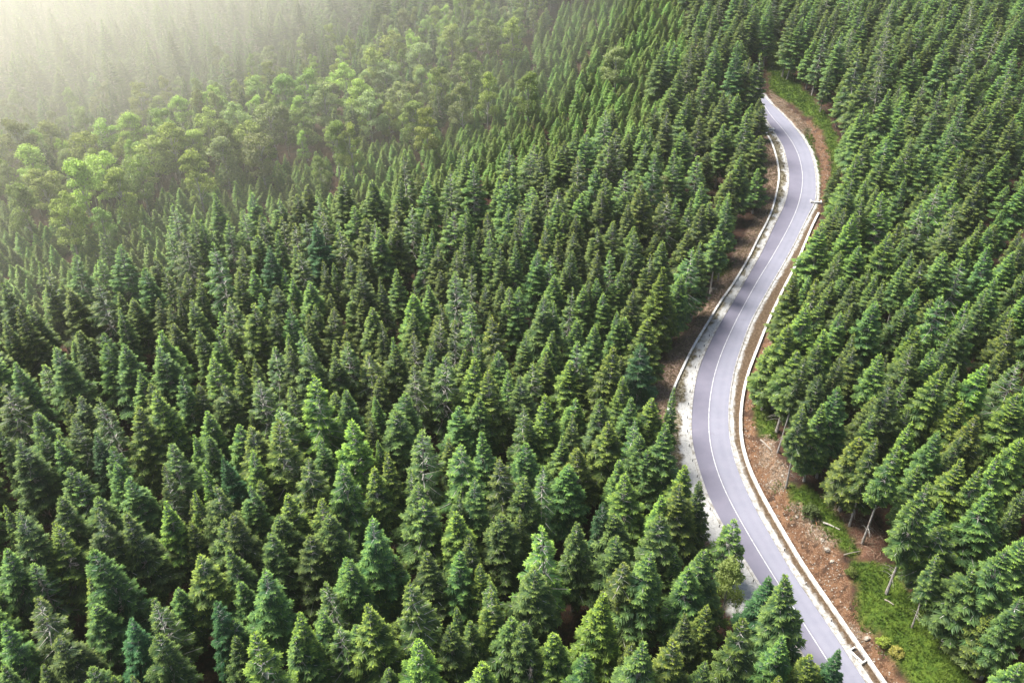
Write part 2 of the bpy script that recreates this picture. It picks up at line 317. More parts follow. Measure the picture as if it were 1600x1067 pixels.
# ------------------------------------------------------------------ trees
def tube(P, r, sides=5):
    """P (n,3), r (n,) -> verts, quads"""
    P = np.asarray(P, float); n = len(P)
    T = np.gradient(P, axis=0); T /= np.linalg.norm(T, axis=1)[:, None] + 1e-9
    up = np.array([0, 0, 1.0]) if abs(T[0, 2]) < .9 else np.array([1.0, 0, 0])
    A = np.cross(T, up); A /= np.linalg.norm(A, axis=1)[:, None] + 1e-9
    B = np.cross(T, A)
    a = np.arange(sides) * 2 * math.pi / sides
    V = P[:, None] + (A[:, None] * np.cos(a)[None, :, None] + B[:, None] * np.sin(a)[None, :, None]) * np.asarray(r)[:, None, None]
    i = np.arange(n - 1)[:, None] * sides; j = np.arange(sides)[None]; k = (j + 1) % sides
    F = np.stack([i + j, i + k, i + sides + k, i + sides + j], -1).reshape(-1, 4)
    return V.reshape(-1, 3), F
class Geo:
    def __init__(s): s.V = []; s.F3 = []; s.F4 = []; s.n = 0; s.fr = []; s.rd = []
    def add(s, V, F, fresh=0., rnd=.5):
        F = np.asarray(F) + s.n
        (s.F3 if F.shape[1] == 3 else s.F4).append(F)
        s.V.append(V); s.n += len(V)
        s.fr.append(np.broadcast_to(fresh, len(V)).astype(float)); s.rd.append(np.broadcast_to(rnd, len(V)).astype(float))
    def parts(s):
        e3 = np.concatenate(s.F3) if s.F3 else np.zeros((0, 3), int)
        e4 = np.concatenate(s.F4) if s.F4 else np.zeros((0, 4), int)
        return np.concatenate(s.V), e3, e4, np.concatenate(s.fr), np.concatenate(s.rd)
def merge_mesh(name, geos):
    """geos: [(Geo, material)]"""
    Vs, T3, T4, m3, m4, fr, rd = [], [], [], [], [], [], []
    off = 0
    for k, (g, _) in enumerate(geos):
        V, a, b_, f, r = g.parts()
        Vs.append(V); T3.append(a + off); T4.append(b_ + off); m3.append(np.full(len(a), k)); m4.append(np.full(len(b_), k))
        fr.append(f); rd.append(r); off += len(V)
    F3, F4 = np.concatenate(T3), np.concatenate(T4)
    fs = [f for f in (F3, F4) if len(f)]
    mi = np.concatenate([x for x, f in ((np.concatenate(m3), F3), (np.concatenate(m4), F4)) if len(f)])
    return mesh_np(name, np.concatenate(Vs), fs, [m for _, m in geos], mi, dict(fresh=np.concatenate(fr), rnd=np.concatenate(rd)))

def blades(g, base, d, length, width, sag, fresh, rnd, up=None):
    """many needle sprays at once: base (n,3), direction d (n,3) unit, ridge raised"""
    n = len(base)
    z = np.array([0, 0, 1.0])
    side = np.cross(d, z); side /= np.linalg.norm(side, axis=1)[:, None] + 1e-9
    L = np.asarray(length)[:, None]; W = np.asarray(width)[:, None]
    drop = np.asarray(sag)[:, None] * z
    mid = base + d * L * .5 - drop * L * .30
    a = base
    l = base + d * L * .42 + side * W * .5 - drop * L * .42
    r = base + d * L * .42 - side * W * .5 - drop * L * .42
    m_ = mid + z * W * .16
    t = base + d * L - drop * L
    V = np.stack([a, l, r, m_, t], 1).reshape(-1, 3)
    i = np.arange(n)[:, None] * 5
    F = np.concatenate([i + [[0, 3, 1]], i + [[0, 2, 3]], i + [[1, 3, 4]], i + [[3, 2, 4]]])
    fr = np.repeat(fresh, 5).reshape(n, 5) * np.array([.6, 1., 1., .75, 1.1])
    g.add(V, F, fr.ravel(), np.repeat(rnd, 5))

def spruce(seed, H=20., Rm=3.6, h0=.24, whorl=.66, per=6.4, droop=.25, dens=1.0, lower_dead=True, blunt=.85, gap=.08, blade=.165, trunk_r=.17, lush=1.0, lod=1.0, sc=1.0, dead=1.0, bare=.24, thick=1.5):
    r = np.random.default_rng(seed)
    wood, leaf, br = Geo(), Geo(), Geo()
    hs = np.linspace(0, H, 12)
    bend = np.cumsum(r.normal(0, .03, 12)) * np.linspace(0, 1, 12)
    bend2 = np.cumsum(r.normal(0, .03, 12)) * np.linspace(0, 1, 12)
    P = np.stack([bend, bend2, hs], 1)
    V, F = tube(P, trunk_r * (1 - hs / H) ** .85 * (1 + .35 * np.exp(-hs / .5)) + .018, 7)
    wood.add(V, F)
    z0 = H * h0
    z = z0
    B = {k: [] for k in ('p', 'd', 'l', 'w', 's', 'f', 'r')}
    lop = r.uniform(0, 6.28)
    while z < H - .25 * sc:
        t = (z - z0) / (H - z0)
        Rr = Rm * (1 - t) ** blunt * min(1, .62 + t * 2.2)
        nb = max(3, int(round(r.normal(per, .8) * (1 - .25 * t))))
        a0 = r.uniform(0, 6.28)
        for k in range(nb):
            if r.random() < gap: continue
            az = a0 + k * 2 * math.pi / nb + r.normal(0, .22)
            L = Rr * r.uniform(.66, 1.12) * (1 + .14 * math.cos(az - lop))
            L = max(L, .22 * sc)
            pit = np.interp(t, [0, .35, .8, 1], [-.28, -.04, .35, .9]) + r.normal(0, .09)
            dr = droop * r.uniform(.6, 1.4) * (1 - .6 * t)
            zz = z + r.normal(0, .12)
            u = np.linspace(0, 1, 6)
            rad = L * (u * math.cos(pit))
            hz = zz + L * (math.sin(pit) * u - dr * (u ** 1.5) + .55 * dr * np.maximum(u - .55, 0) * 1.4)
            wob = r.normal(0, .04) * L * u ** 2
            ca, sa = math.cos(az), math.sin(az)
            bx = np.interp(zz, hs, bend); by = np.interp(zz, hs, bend2)
            Q = np.stack([bx + ca * rad - sa * wob, by + sa * rad + ca * wob, hz], 1)
            V, F = tube(Q[[0, 2, 5]], np.array([.045, .028, .008]) * (.6 + L * .2) * thick, 3)
            br.add(V, F, 0, r.random())
            # side sprays
            ns = max(2, int(L / (.135 / dens)))
            us = np.linspace(bare * (sc if sc < 1 else 1) if t > .2 else max(bare, .3), .97, ns) + r.normal(0, .015, ns)
            us = np.clip(us, 0, 1)
            for sgn in (-1, 1, 0):
                if sgn == 0 and lush < .9: continue
                q = np.stack([np.interp(us, u, Q[:, c]) for c in range(3)], 1)
                dirb = np.array([ca, sa, 0]) * math.cos(pit) + np.array([0, 0, math.sin(pit) - dr * .8])
                dirb /= np.linalg.norm(dirb)
                sd_ = np.array([-sa, ca, 0.])
                ang = r.normal(.95, .12, ns) if sgn else r.normal(.25, .2, ns)
                s_ = sgn if sgn else r.choice([-1, 1], ns)
                d = dirb[None] * np.cos(ang)[:, None] + sd_[None] * (np.sin(ang) * s_)[:, None]
                d[:, 2] += r.normal(.0, .10, ns) + (.22 if sgn == 0 else 0)
                d /= np.linalg.norm(d, axis=1)[:, None]
                ln = (.30 * sc + .36 * (1 - us) * min(L, 2.6) + .10 * L * (us < .9)) * r.uniform(.75, 1.25, ns)
                if sgn == 0: ln *= .8
                B['p'].append(q); B['d'].append(d); B['l'].append(ln)
                B['w'].append(blade * r.uniform(.75, 1.3, ns) * (.8 + .2 * min(L, 2)))
                B['s'].append(r.uniform(.15, .5, ns) * (1 - .5 * t))
                B['f'].append(np.clip((us - .35) * 1.3 + r.normal(0, .15, ns), 0, 1) * (.45 + .55 * t))
                B['r'].append(np.clip(r.normal(.5, .2, ns) + r.normal(0, .1), 0, 1))
            # tip
            q = Q[-1:]; d = (Q[-1:] - Q[-2:-1]); d /= np.linalg.norm(d)
            B['p'].append(q - d * .1 * sc); B['d'].append(d); B['l'].append(np.array([.42 * sc])); B['w'].append(np.array([blade * 1.1])); B['s'].append(np.array([.05])); B['f'].append(np.array([1.0])); B['r'].append(np.array([.7]))
        z += whorl * r.uniform(.7, 1.25) * (1 - .35 * t) * lod
    # leader
    for k in range(4):
        a = k * 1.57
        B['p'].append(np.array([[bend[-1], bend2[-1], H - (.5 - .12 * k) * sc]])); B['d'].append(np.array([[math.cos(a) * .4, math.sin(a) * .4, .82]])); B['l'].append(np.array([.5 * sc])); B['w'].append(np.array([.16 * sc])); B['s'].append(np.array([0.])); B['f'].append(np.array([1.])); B['r'].append(np.array([.6]))
    if lower_dead:
        for k in range(int(26 * dead * h0 / .24)):
            zz = r.uniform(z0 * .25, z0 * 1.15); az = r.uniform(0, 6.28); L = r.uniform(.5, 1.9)
            Q = np.array([[0, 0, zz], [math.cos(az) * L * .5, math.sin(az) * L * .5, zz + .02], [math.cos(az) * L, math.sin(az) * L, zz - .3 * L]])
            V, F = tube(Q, [.025, .016, .005], 3); br.add(V, F)
    cat = {k: np.concatenate(v) for k, v in B.items()}
    blades(leaf, cat['p'], cat['d'], cat['l'], cat['w'], cat['s'], cat['f'], cat['r'])
    return wood, br, leaf

def snag(seed, H=12):
    r = np.random.default_rng(seed); wood, br = Geo(), Geo()
    hs = np.linspace(0, H, 8)
    V, F = tube(np.stack([hs * 0, hs * 0, hs], 1), .16 * (1 - hs / H) + .02, 7); wood.add(V, F)
    z = H * .35
    while z < H - .2:
        t = (z / H - .35) / .65
        for k in range(4):
            az = r.uniform(0, 6.28); L = (1 - t) * r.uniform(.6, 1.7) + .15
            Q = np.array([[0, 0, z], [math.cos(az) * L * .5, math.sin(az) * L * .5, z + .05], [math.cos(az) * L, math.sin(az) * L, z - .18 * L]])
            V, F = tube(Q, [.04, .025, .008], 3); br.add(V, F)
            for q in range(3):
                a2 = az + r.choice([-1, 1]) * .8; u = r.uniform(.3, .9); s0 = Q[0] * (1 - u) + Q[2] * u
                V, F = tube(np.array([s0, s0 + np.array([math.cos(a2), math.sin(a2), -.1]) * .4]), [.014, .004], 3); br.add(V, F)
        z += r.uniform(.3, .5)
    return wood, br

def broadleaf(seed, H=15., Rm=3.6, leafs=5600):
    r = np.random.default_rng(seed); wood, br, leaf = Geo(), Geo(), Geo()
    hs = np.linspace(0, H * .86, 8)
    bd = np.cumsum(r.normal(0, .1, 8)) * np.linspace(0, 1, 8)
    V, F = tube(np.stack([bd, bd * .6, hs], 1), .20 * (1 - hs / H) ** .7 + .02, 7); wood.add(V, F)
    lobes = []
    for k in range(26):
        zz = r.uniform(.30, .98) * H
        t = (zz / H - .30) / .68
        az = k * 2.4 + r.normal(0, .3); rad = Rm * math.sqrt(max(.05, 1 - (t * 1.02 - .22) ** 2 / .72)) * r.uniform(.35, .78)
        c = np.array([math.cos(az) * rad, math.sin(az) * rad, zz]); lobes.append((c, r.uniform(.7, 1.5) * Rm / 3.6))
        st = np.array([np.interp(zz * .72, hs, bd), np.interp(zz * .72, hs, bd) * .6, zz * .72])
        V, F = tube(np.array([st, (st + c) / 2 + [0, 0, .2], c]), [.07, .045, .012], 4); br.add(V, F)
    per = leafs // len(lobes)
    for c, s in lobes:
        d = r.normal(0, 1, (per, 3)); d /= np.linalg.norm(d, axis=1)[:, None]
        d[:, 2] = np.abs(d[:, 2]) * r.choice([1, 1, 1, -.6], per)
        p = c + d * s * (r.uniform(.35, 1.08, per) ** .6)[:, None] * np.array([1, 1, .72])
        p += r.normal(0, .12, (per, 3))
        n_ = d * .6 + r.normal(0, .5, (per, 3)) + [0, 0, .35]
        n_ /= np.linalg.norm(n_, axis=1)[:, None]
        a = np.cross(n_, r.normal(0, 1, (per, 3))); a /= np.linalg.norm(a, axis=1)[:, None]
        b_ = np.cross(n_, a)
        sz = r.uniform(.10, .21, per)[:, None]
        V = np.stack([p - a * sz * 1.2, p + b_ * sz * .7, p + a * sz * 1.2, p - b_ * sz * .7], 1).reshape(-1, 3)
        i = np.arange(per)[:, None] * 4
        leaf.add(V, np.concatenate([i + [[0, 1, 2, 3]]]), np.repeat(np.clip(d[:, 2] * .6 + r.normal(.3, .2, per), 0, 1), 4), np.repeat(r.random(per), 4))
    return wood, br, leaf

PROTO = {}
def reg(key, geos, H, Rm, mt, wm='bark', tm='twig'):
    wood, br, leaf = geos
    PROTO[key] = dict(
        trunk=merge_mesh('trunk', [(wood, M[wm])]),
        crown=merge_mesh('crown', [(br, M[tm]), (leaf, M[mt])]),
        whole=merge_mesh('whole', [(wood, M[wm]), (br, M[tm]), (leaf, M[mt])]), H=H, R=Rm)
for i, kw in enumerate([dict(seed=1), dict(seed=2, Rm=3.3, droop=.34), dict(seed=3, Rm=3.8, blunt=.74, per=6.5), dict(seed=4, Rm=3.5, gap=.16, droop=.15), dict(seed=5, Rm=3.4, blunt=.95)]):
    reg(f'dense{i}', spruce(**kw), 20., kw.get('Rm', 3.6), 'needles')
for i, kw in enumerate([dict(seed=11, Rm=3.6, whorl=.72, per=5, gap=.22, dens=.9, lush=.5, droop=.2, blunt=.8, bare=.4, thick=1.7), dict(seed=12, Rm=3.4, whorl=.66, per=5, gap=.2, dens=.9, lush=.5, droop=.32, blunt=.75, bare=.38, thick=1.6), dict(seed=13, Rm=3.5, whorl=.7, gap=.15, dens=.9, lush=.95, droop=.1, bare=.38, thick=1.7)]):
    reg(f'open{i}', spruce(**kw), 20., 3.5, 'needles')
for i, kw in enumerate([dict(seed=21, Rm=4.0, whorl=.95, per=6, gap=.1, dens=1., lush=.5, droop=.62, blunt=.75, blade=.2), dict(seed=22, Rm=3.9, whorl=.9, per=6, gap=.12, dens=1., lush=.5, droop=.42, blunt=.8, blade=.2)]):
    reg(f'star{i}', spruce(**kw), 20., 4.0, 'needles')
for i, kw in enumerate([dict(seed=31, trunk_r=.16, dead=.35, Rm=2.7, h0=.5, blunt=.8, lush=.95), dict(seed=32, trunk_r=.16, dead=.35, Rm=2.9, h0=.42, blunt=.85, gap=.15)]):
    reg(f'high{i}', spruce(**kw), 20., 2.8, 'needles')
reg('cone0', spruce(41, Rm=3.7, blunt=.95, h0=.15, per=6.5, whorl=.42, gap=.03, lush=1.2), 20., 3.7, 'needles')
for i in range(4):
    reg(f'young{i}', spruce(60 + i, H=8., Rm=1.6, h0=.05, whorl=.34, per=7, droop=.16, blunt=.9, sc=.55, trunk_r=.08, lower_dead=False, blade=.14, lush=.95, gap=.05), 8., 1.5, 'young')
for i in range(4):
    reg(f'leaf{i}', broadleaf(80 + i), 15., 3.6, 'leaves')
wd, br_ = snag(99); 
PROTO['snag'] = dict(trunk=merge_mesh('trunk', [(wd, M['dry'])]), crown=merge_mesh('branches', [(br_, M['dry'])]), H=12., R=1.5)

# ------------------------------------------------------------------ ground
def axis(lo, hi, f0, f1, fine, coarse):
    return np.unique(np.concatenate([np.arange(lo, f0, coarse), np.arange(f0, f1, fine), np.arange(f1, hi + coarse, coarse)]))
gx = axis(-460, 460, 14, 128, .5, 5.0)
gy = axis(-80, 760, 52, 330, .5, 5.0)
gx = np.r_[-3200, -1500, -800, gx, 800, 1500, 3200]; gy = np.r_[-900, -300, gy, 1200, 2000, 3600]
GX, GY = np.meshgrid(gx, gy)
fx, fy = GX.ravel(), GY.ravel()
nearm = (fx > 8) & (fx < 134) & (fy > 40) & (fy < 340)
cor = [np.full(fx.shape, v) for v in (-99., -99., -99., -99.)]
cc = corridor(fx[nearm], fy[nearm])
for a, b in zip(cor, cc):
    a[nearm] = b
sidem = ~nearm                                    # far from the road only the side matters
ly = np.interp(fy, CENT[::-1, 1], CENT[::-1, 0])
sgn = np.where(fx > ly, 1, -1)
dfar = np.abs(fx - ly)
for a in cor:
    a[sidem] = (sgn * np.maximum(dfar, 3))[sidem]
GZ = ground_z(fx, fy, cor)
# the road bed is let in a little below the asphalt sheet
bed = (cor[0] > -.7) & (cor[1] < .9) & nearm
GZ = np.where(bed, np.minimum(GZ, 0) - .06, GZ)

def poly_field(P, X, Y):
    """signed distance (metres, + inside) of ground points to a polygon given in photo pixels on the ground"""
    Q = np.array([on_plane(a, b, .6) for a, b in P])
    d = np.full(X.shape, 1e9); inside = np.zeros(X.shape, bool)
    for i in range(len(Q)):
        a, b = Q[i], Q[(i + 1) % len(Q)]
        e = b - a; L2 = (e ** 2).sum()
        t = np.clip(((X - a[0]) * e[0] + (Y - a[1]) * e[1]) / L2, 0, 1)
        d = np.minimum(d, np.hypot(X - a[0] - t * e[0], Y - a[1] - t * e[1]))
        c = ((a[1] > Y) != (b[1] > Y))
        with np.errstate(divide='ignore', invalid='ignore'):
            inside ^= c & (X < (b[0] - a[0]) * (Y - a[1]) / (b[1] - a[1] + 1e-12) + a[0])
    return np.where(inside, d, -d)
EARTH = [[(1282,335),(1275,380),(1264,420),(1244,465),(1222,510),(1206,550),(1186,590),(1176,640),(1182,685),(1200,712),(1222,752),(1240,800),(1268,826),(1292,856),(1312,882),(1328,925),(1340,972),(1368,1000),(1394,1040),(1420,1075),(1480,1150),(1430,1150),(1378,1065),(1335,1003),(1279,921),(1235,852),(1200,794),(1169,731),(1157,679),(1158,630),(1183,545),(1210,482),(1244,414),(1268,356)],
         [(1257,186),(1268,186),(1285,207),(1296,238),(1299,268),(1288,300),(1284,330),(1276,330),(1284,285),(1283,252),(1271,224),(1258,200)]]
RUBBLE = [[(1185,692),(1203,700),(1211,722),(1200,738),(1184,722)], [(1198,738),(1221,733),(1233,755),(1218,768),(1200,757)], [(1205,140),(1222,152),(1240,170),(1262,192),(1268,204),(1258,206),(1236,186),(1212,162)],
          [(1240,800),(1262,812),(1290,842),(1300,862),(1286,868),(1262,838)], [(1330,975),(1345,985),(1352,1000),(1340,1000)]]
GRASS = [[(1200,20),(1216,60),(1226,105),(1252,140),(1292,185),(1312,230),(1308,280),(1298,330),(1286,335),(1300,268),(1298,238),(1286,205),(1265,183),(1238,160),(1208,142),(1198,100)],
         [(1262,196),(1272,222),(1281,255),(1281,292),(1275,330),(1274,315),(1276,293),(1272,255),(1258,215)],
         [(1180,590),(1205,600),(1213,650),(1208,695),(1184,686),(1176,640)],
         [(1213,762),(1250,772),(1292,800),(1332,858),(1326,884),(1290,856),(1240,805)],
         [(1322,888),(1392,896),(1422,955),(1472,1005),(1520,1100),(1560,1200),(1480,1200),(1430,1080),(1398,1040),(1352,985),(1334,945)],
         [(1110,400),(1150,405),(1140,425),(1112,430)], [(1128,885),(1160,925),(1150,945),(1120,920)]]
LITTER = [[(1296,775),(1345,800),(1380,850),(1378,900),(1340,885),(1320,850),(1290,810)]]
A = {}
nz = 1.6 * (fbm(fx / 1.7, fy / 1.7, 21) - .5) * 2
def zone(polys, soft=.6, amp=1.0):
    o = np.zeros(len(fx))
    idx = np.where(nearm)[0]
    for P in polys:
        d = poly_field(P, fx[idx], fy[idx]) + amp * nz[idx]
        o[idx] = np.maximum(o[idx], sstep(-soft, soft, d))
    return o
A['earth'] = zone(EARTH, .5, .7)
A['rubble'] = zone(RUBBLE, .5, .8)
A['grass'] = zone(GRASS, 1.0, 1.0)
A['litter'] = zone(LITTER, .8, 1.2)
dl, dr, dlw, drw = cor
inL = (dl < 0) & (dlw > -.2) & nearm
beyondL = (dlw <= 0.1) & (dl < 0) & nearm & (fy < LW[0, 1] + 4)
wcut = 2.7 + 1.3 * fbm(fy / 6, fx * 0, 31)
A['brush'] = np.where(beyondL, sstep(-.8, .8, wcut + dlw + .8 * nz), 0)
inR = (dr > 0) & (drw < .2) & nearm & (fy < RW[0, 1] + 2)
Rstrip = np.where(inR, 1.0, 0)
upR = (dr > 0) & (dr < 1.8) & (fy >= RW[0, 1]) & nearm
A['soil'] = np.clip(Rstrip, 0, 1)
# pale gravel on the left, widening towards the camera
wg = np.interp(fy, [60, 88, 100, 115, 150, 200, 320], [7.5, 5.5, 3.6, 2.0, 1.5, 1.1, .9])
A['gravel'] = np.where(inL | ((dl < 0) & (fy < LW[-1, 1] + 2) & nearm), sstep(-.35, .35, wg + dl + .8 * nz), 0)
A['verge'] = np.where(inL, 1 - A['gravel'], 0)
A['gravel'] = np.maximum(A['gravel'], np.where(nearm, sstep(-.2, .2, .5 - np.abs(dr - .4) + .15 * nz) * (dr > -.5), 0))
ny, nx = GX.shape
i = (np.arange(ny - 1)[:, None] * nx + np.arange(nx - 1)[None]).ravel()
F = np.stack([i, i + 1, i + nx + 1, i + nx], 1)

m, nt, b = mat('ground', rough=.95, spec=.15)
n1 = noise(nt, .9, 6, .7); n2 = noise(nt, 5.0, 4, .7); n3 = noise(nt, .12, 3)
n4 = noise(nt, 2.2, 5, .75)
floor_ = mixc(nt, ramp(nt, n1, .35, .7), (.035, .022, .018), (.095, .045, .030))
floor_ = mixc(nt, ramp(nt, n4, .5, .75), floor_, (.042, .052, .022))
def over(base, name, c0, c1, lo=.35, hi=.65, src=None):
    c = mixc(nt, ramp(nt, src or n2, lo, hi), c0, c1)
    return mixc(nt, attr(nt, name), base, c)
c = over(floor_, 'litter', (.10, .048, .03), (.20, .105, .07))
c = over(c, 'grass', (.040, .080, .010), (.115, .172, .022), .3, .7, n1)
c = over(c, 'brush', (.145, .090, .062), (.37, .27, .21), .38, .62, n4)
e1 = mixc(nt, ramp(nt, n1, .35, .65), (.085, .040, .021), (.205, .110, .060))
e1 = mixc(nt, ramp(nt, n2, .52, .62), e1, (.26, .17, .115))
c = mixc(nt, attr(nt, 'earth'), c, e1)
c = mixc(nt, math_(nt, 'MULTIPLY', ramp(nt, noise(nt, .55, 5, .75), .52, .6), attr(nt, 'earth')), c, (.060, .034, .022))
c = over(c, 'soil', (.095, .062, .036), (.21, .15, .10), .42, .7, n4)
c = over(c, 'verge', (.10, .09, .04), (.34, .30, .23), .40, .60, n4)
c = over(c, 'gravel', (.27, .25, .215), (.56, .55, .525), .32, .48, n4)
c = over(c, 'rubble', (.15, .085, .05), (.33, .24, .17), .4, .6, n2)
nt.links.new(c, b.inputs['Base Color'])
bump(nt, b, math_(nt, 'ADD', n2, n4), .3, 1.0)
ground = link('ground', mesh_np('ground', np.stack([fx, fy, GZ], 1), [F], [m], attrs=A, smooth=True), kind='structure')

# quick height lookup for everything that stands on the ground
def gz(x, y):
    ix = np.clip(np.searchsorted(gx, x) - 1, 0, len(gx) - 2); iy = np.clip(np.searchsorted(gy, y) - 1, 0, len(gy) - 2)
    tx = (x - gx[ix]) / (gx[ix + 1] - gx[ix]); ty = (y - gy[iy]) / (gy[iy + 1] - gy[iy])
    Z = GZ.reshape(ny, nx)
    return (Z[iy, ix] * (1 - tx) + Z[iy, ix + 1] * tx) * (1 - ty) + (Z[iy + 1, ix] * (1 - tx) + Z[iy + 1, ix + 1] * tx) * ty
def at(px, py, h=0.0):
    """place on the ground seen at a pixel (h: height of the seen point over the ground)"""
    z = 0.0
    for _ in range(12):
        x, y = on_plane(px, py, z + h)
        z = .5 * z + .5 * float(gz(x, y))
    return x, y, z

# ------------------------------------------------------------------ road, kerbs, walls
m, nt, b = mat('asphalt', rough=.75, spec=.35)
lane = attr(nt, 'lane')
n1 = noise(nt, 14, 4, .8); n2 = noise(nt, .5, 3)
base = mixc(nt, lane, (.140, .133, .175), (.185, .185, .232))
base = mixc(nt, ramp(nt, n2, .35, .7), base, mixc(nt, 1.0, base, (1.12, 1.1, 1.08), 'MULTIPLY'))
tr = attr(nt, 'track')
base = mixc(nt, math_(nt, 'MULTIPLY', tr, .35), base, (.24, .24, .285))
sc = N(nt, 'ShaderNodeHueSaturation'); nt.links.new(base, sc.inputs['Color'])
vv = math_(nt, 'MULTIPLY_ADD', n1, .3); nt.nodes[-1].inputs[2].default_value = .85
nt.links.new(vv, sc.inputs['Value'])
pt = ramp(nt, noise(nt, .23, 5, .7), .62, .66)
nt.links.new(mixc(nt, math_(nt, 'MULTIPLY', pt, .22), sc.outputs[0], (.13, .12, .15)), b.inputs['Base Color'])
M['asphalt'] = m
for nm, c0, c1, rr in (('white_concrete', (.36, .34, .31), (.66, .65, .63), .8), ('kerb_concrete', (.20, .18, .155), (.44, .43, .415), .85), ('line_paint', (.34, .34, .35), (.58, .58, .58), .6), ('dark_metal', (.05, .05, .06), (.08, .08, .1), .5)):
    m, nt, b = mat(nm, rough=rr)
    n = noise(nt, 1.1, 6, .75)
    nt.links.new(mixc(nt, ramp(nt, n, .36, .62), c0, c1), b.inputs['Base Color'])
    M[nm] = m

nC = 420
def resamp(P, n=nC):
    d = np.r_[0, np.cumsum(np.hypot(*np.diff(P, axis=0).T))]
    s = np.linspace(0, d[-1], n)
    return np.stack([np.interp(s, d, P[:, 0]), np.interp(s, d, P[:, 1])], 1)
def pair(A_, B_):
    """points on B nearest to points of A, kept smooth"""
    Bd = resamp(B_, 3000)
    out = np.array([Bd[np.argmin(((Bd - a) ** 2).sum(1))] for a in A_])
    for _ in range(6):
        out[1:-1] = (out[:-2] + 2 * out[1:-1] + out[2:]) / 4
    return out
CLd = resamp(CL)
Lp, Rp = pair(CLd, EL), pair(CLd, ER)
cols = []
lanev, trk = [], []
for a, b2, k in ((Lp, CLd, 0), (CLd, Rp, 1)):
    for u in np.linspace(0, 1, 9)[:: 1][(1 if k else 0):]:
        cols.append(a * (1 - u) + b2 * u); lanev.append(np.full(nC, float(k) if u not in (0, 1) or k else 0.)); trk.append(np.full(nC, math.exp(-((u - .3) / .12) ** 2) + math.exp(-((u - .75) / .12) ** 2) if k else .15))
G_ = np.stack(cols, 1)                                   # (nC, 17, 2)
nr = G_.shape[1]
V = np.concatenate([G_.reshape(-1, 2), np.full((nC * nr, 1), .03)], 1)
i = (np.arange(nC - 1)[:, None] * nr + np.arange(nr - 1)[None]).ravel()
F = np.stack([i, i + 1, i + nr + 1, i + nr], 1)[:, ::-1]
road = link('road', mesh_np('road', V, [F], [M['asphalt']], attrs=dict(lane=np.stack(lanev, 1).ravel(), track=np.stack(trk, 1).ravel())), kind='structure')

def strip(name, a, b2, z, mt, **kw):
    n = len(a)
    V = np.concatenate([np.c_[a, np.full(n, z)], np.c_[b2, np.full(n, z)]])
    i = np.arange(n - 1)
    F = np.stack([i, i + 1, i + n + 1, i + n], 1)
    me = mesh_np(name, V, [F], [mt])
    return link(name, me, **kw)
def bar(name, P, wdt, z0, z1, mt, jitter=0, **kw):
    """a long low wall following P: four faces and end caps, top edges slightly chamfered"""
    n = len(P); Nn = normals(P)
    prof = [(-wdt / 2, z0), (-wdt / 2, z1 - .03), (-wdt / 2 + .03, z1), (wdt / 2 - .03, z1), (wdt / 2, z1 - .03), (wdt / 2, z0)]
    zo = np.asarray(gz(P[:, 0], P[:, 1])); zo = np.where(zo < -.04, 0, zo) * 0
    V = np.stack([np.c_[P + Nn * o, np.full(n, z) + zo] for o, z in prof], 1)
    k = len(prof)
    i = (np.arange(n - 1)[:, None] * k + np.arange(k - 1)[None]).ravel()
    F = np.stack([i, i + 1, i + k + 1, i + k], 1)
    caps = np.array([[0, 1, 4, 5], [1, 2, 3, 4]]); e = (n - 1) * k
    me = mesh_np(name, V.reshape(-1, 3), [np.concatenate([F, caps, caps[:, ::-1] + e])], [mt])
    return link(name, me, **kw)
hw = .062
Nc = normals(CLd)
strip('centre_line', CLd - Nc * hw, CLd + Nc * hw, .034, M['line_paint'], kind='structure')
bar('left_kerb', Lp - normals(Lp) * .22, .42, -.15, .13, M['kerb_concrete'], kind='structure')
kr = Rp + normals(Rp) * .12
bar('right_kerb', kr, .2, -.15, .16, M['kerb_concrete'], kind='structure')
low = Rp[Rp[:, 1] < RW[0, 1] - .5]
low = low + normals(low) * .22
strip('right_shoulder', low + normals(low) * .005, low + normals(low) * (.62 + .12 * np.sin(np.arange(len(low)) * .37))[:, None], .03, M['kerb_concrete'], kind='structure')
rw = resamp(RW, 300)
bar('concrete_wall', rw, .48, -.2, .5, M['white_concrete'], label='long white concrete wall along the earth bank right of the road', category='wall')
lw_all = resamp(LW, 300)
bar('concrete_wall', lw_all, .42, -.6, .36, M['white_concrete'], label='long white concrete wall left of the road beside the dry brush strip', category='wall')

# culvert headwalls: concrete box with a grated mouth
def headwall(px, py, ang, L, label):
    x, y, z = at(px, py)
    o = bpy.data.objects.new('culvert_headwall', None); C.objects.link(o)
    o.location = (x, y, 0.0); o.rotation_euler = (0, 0, ang); o['label'] = label; o['category'] = 'culvert headwall'
    def bx(x0, x1, y0, y1, z0, z1):
        V = [(a, b_, c_) for a in (x0, x1) for b_ in (y0, y1) for c_ in (z0, z1)]
        return np.array(V, float), np.array([[0, 1, 3, 2], [4, 6, 7, 5], [0, 4, 5, 1], [2, 3, 7, 6], [0, 2, 6, 4], [1, 5, 7, 3]])
    g = Geo()
    for bb in ((-L / 2, L / 2, -.18, .18, -.3, .42), (-L / 2, -L / 2 + .2, .182, 1.1, -.3, .36), (L / 2 - .2, L / 2, .182, 1.1, -.3, .36)):
        g.add(*bx(*bb))
    V, a3, a4, _, _ = g.parts()
    link('headwall', mesh_np('headwall', V, [a4], [M['white_concrete']]), o)
    g = Geo()
    for k in range(7):
        xx = -L / 2 + .25 + k * (L - .5) / 6
        g.add(*bx(xx - .025, xx + .025, .184, 1.05, .20, .25))
    V, a3, a4, _, _ = g.parts()
    link('grate', mesh_np('grate', V, [a4], [M['dark_metal']]), o)
headwall(1275, 318, R(-8), 2.6, 'small white culvert headwall at the outside of the upper bend, right road edge')
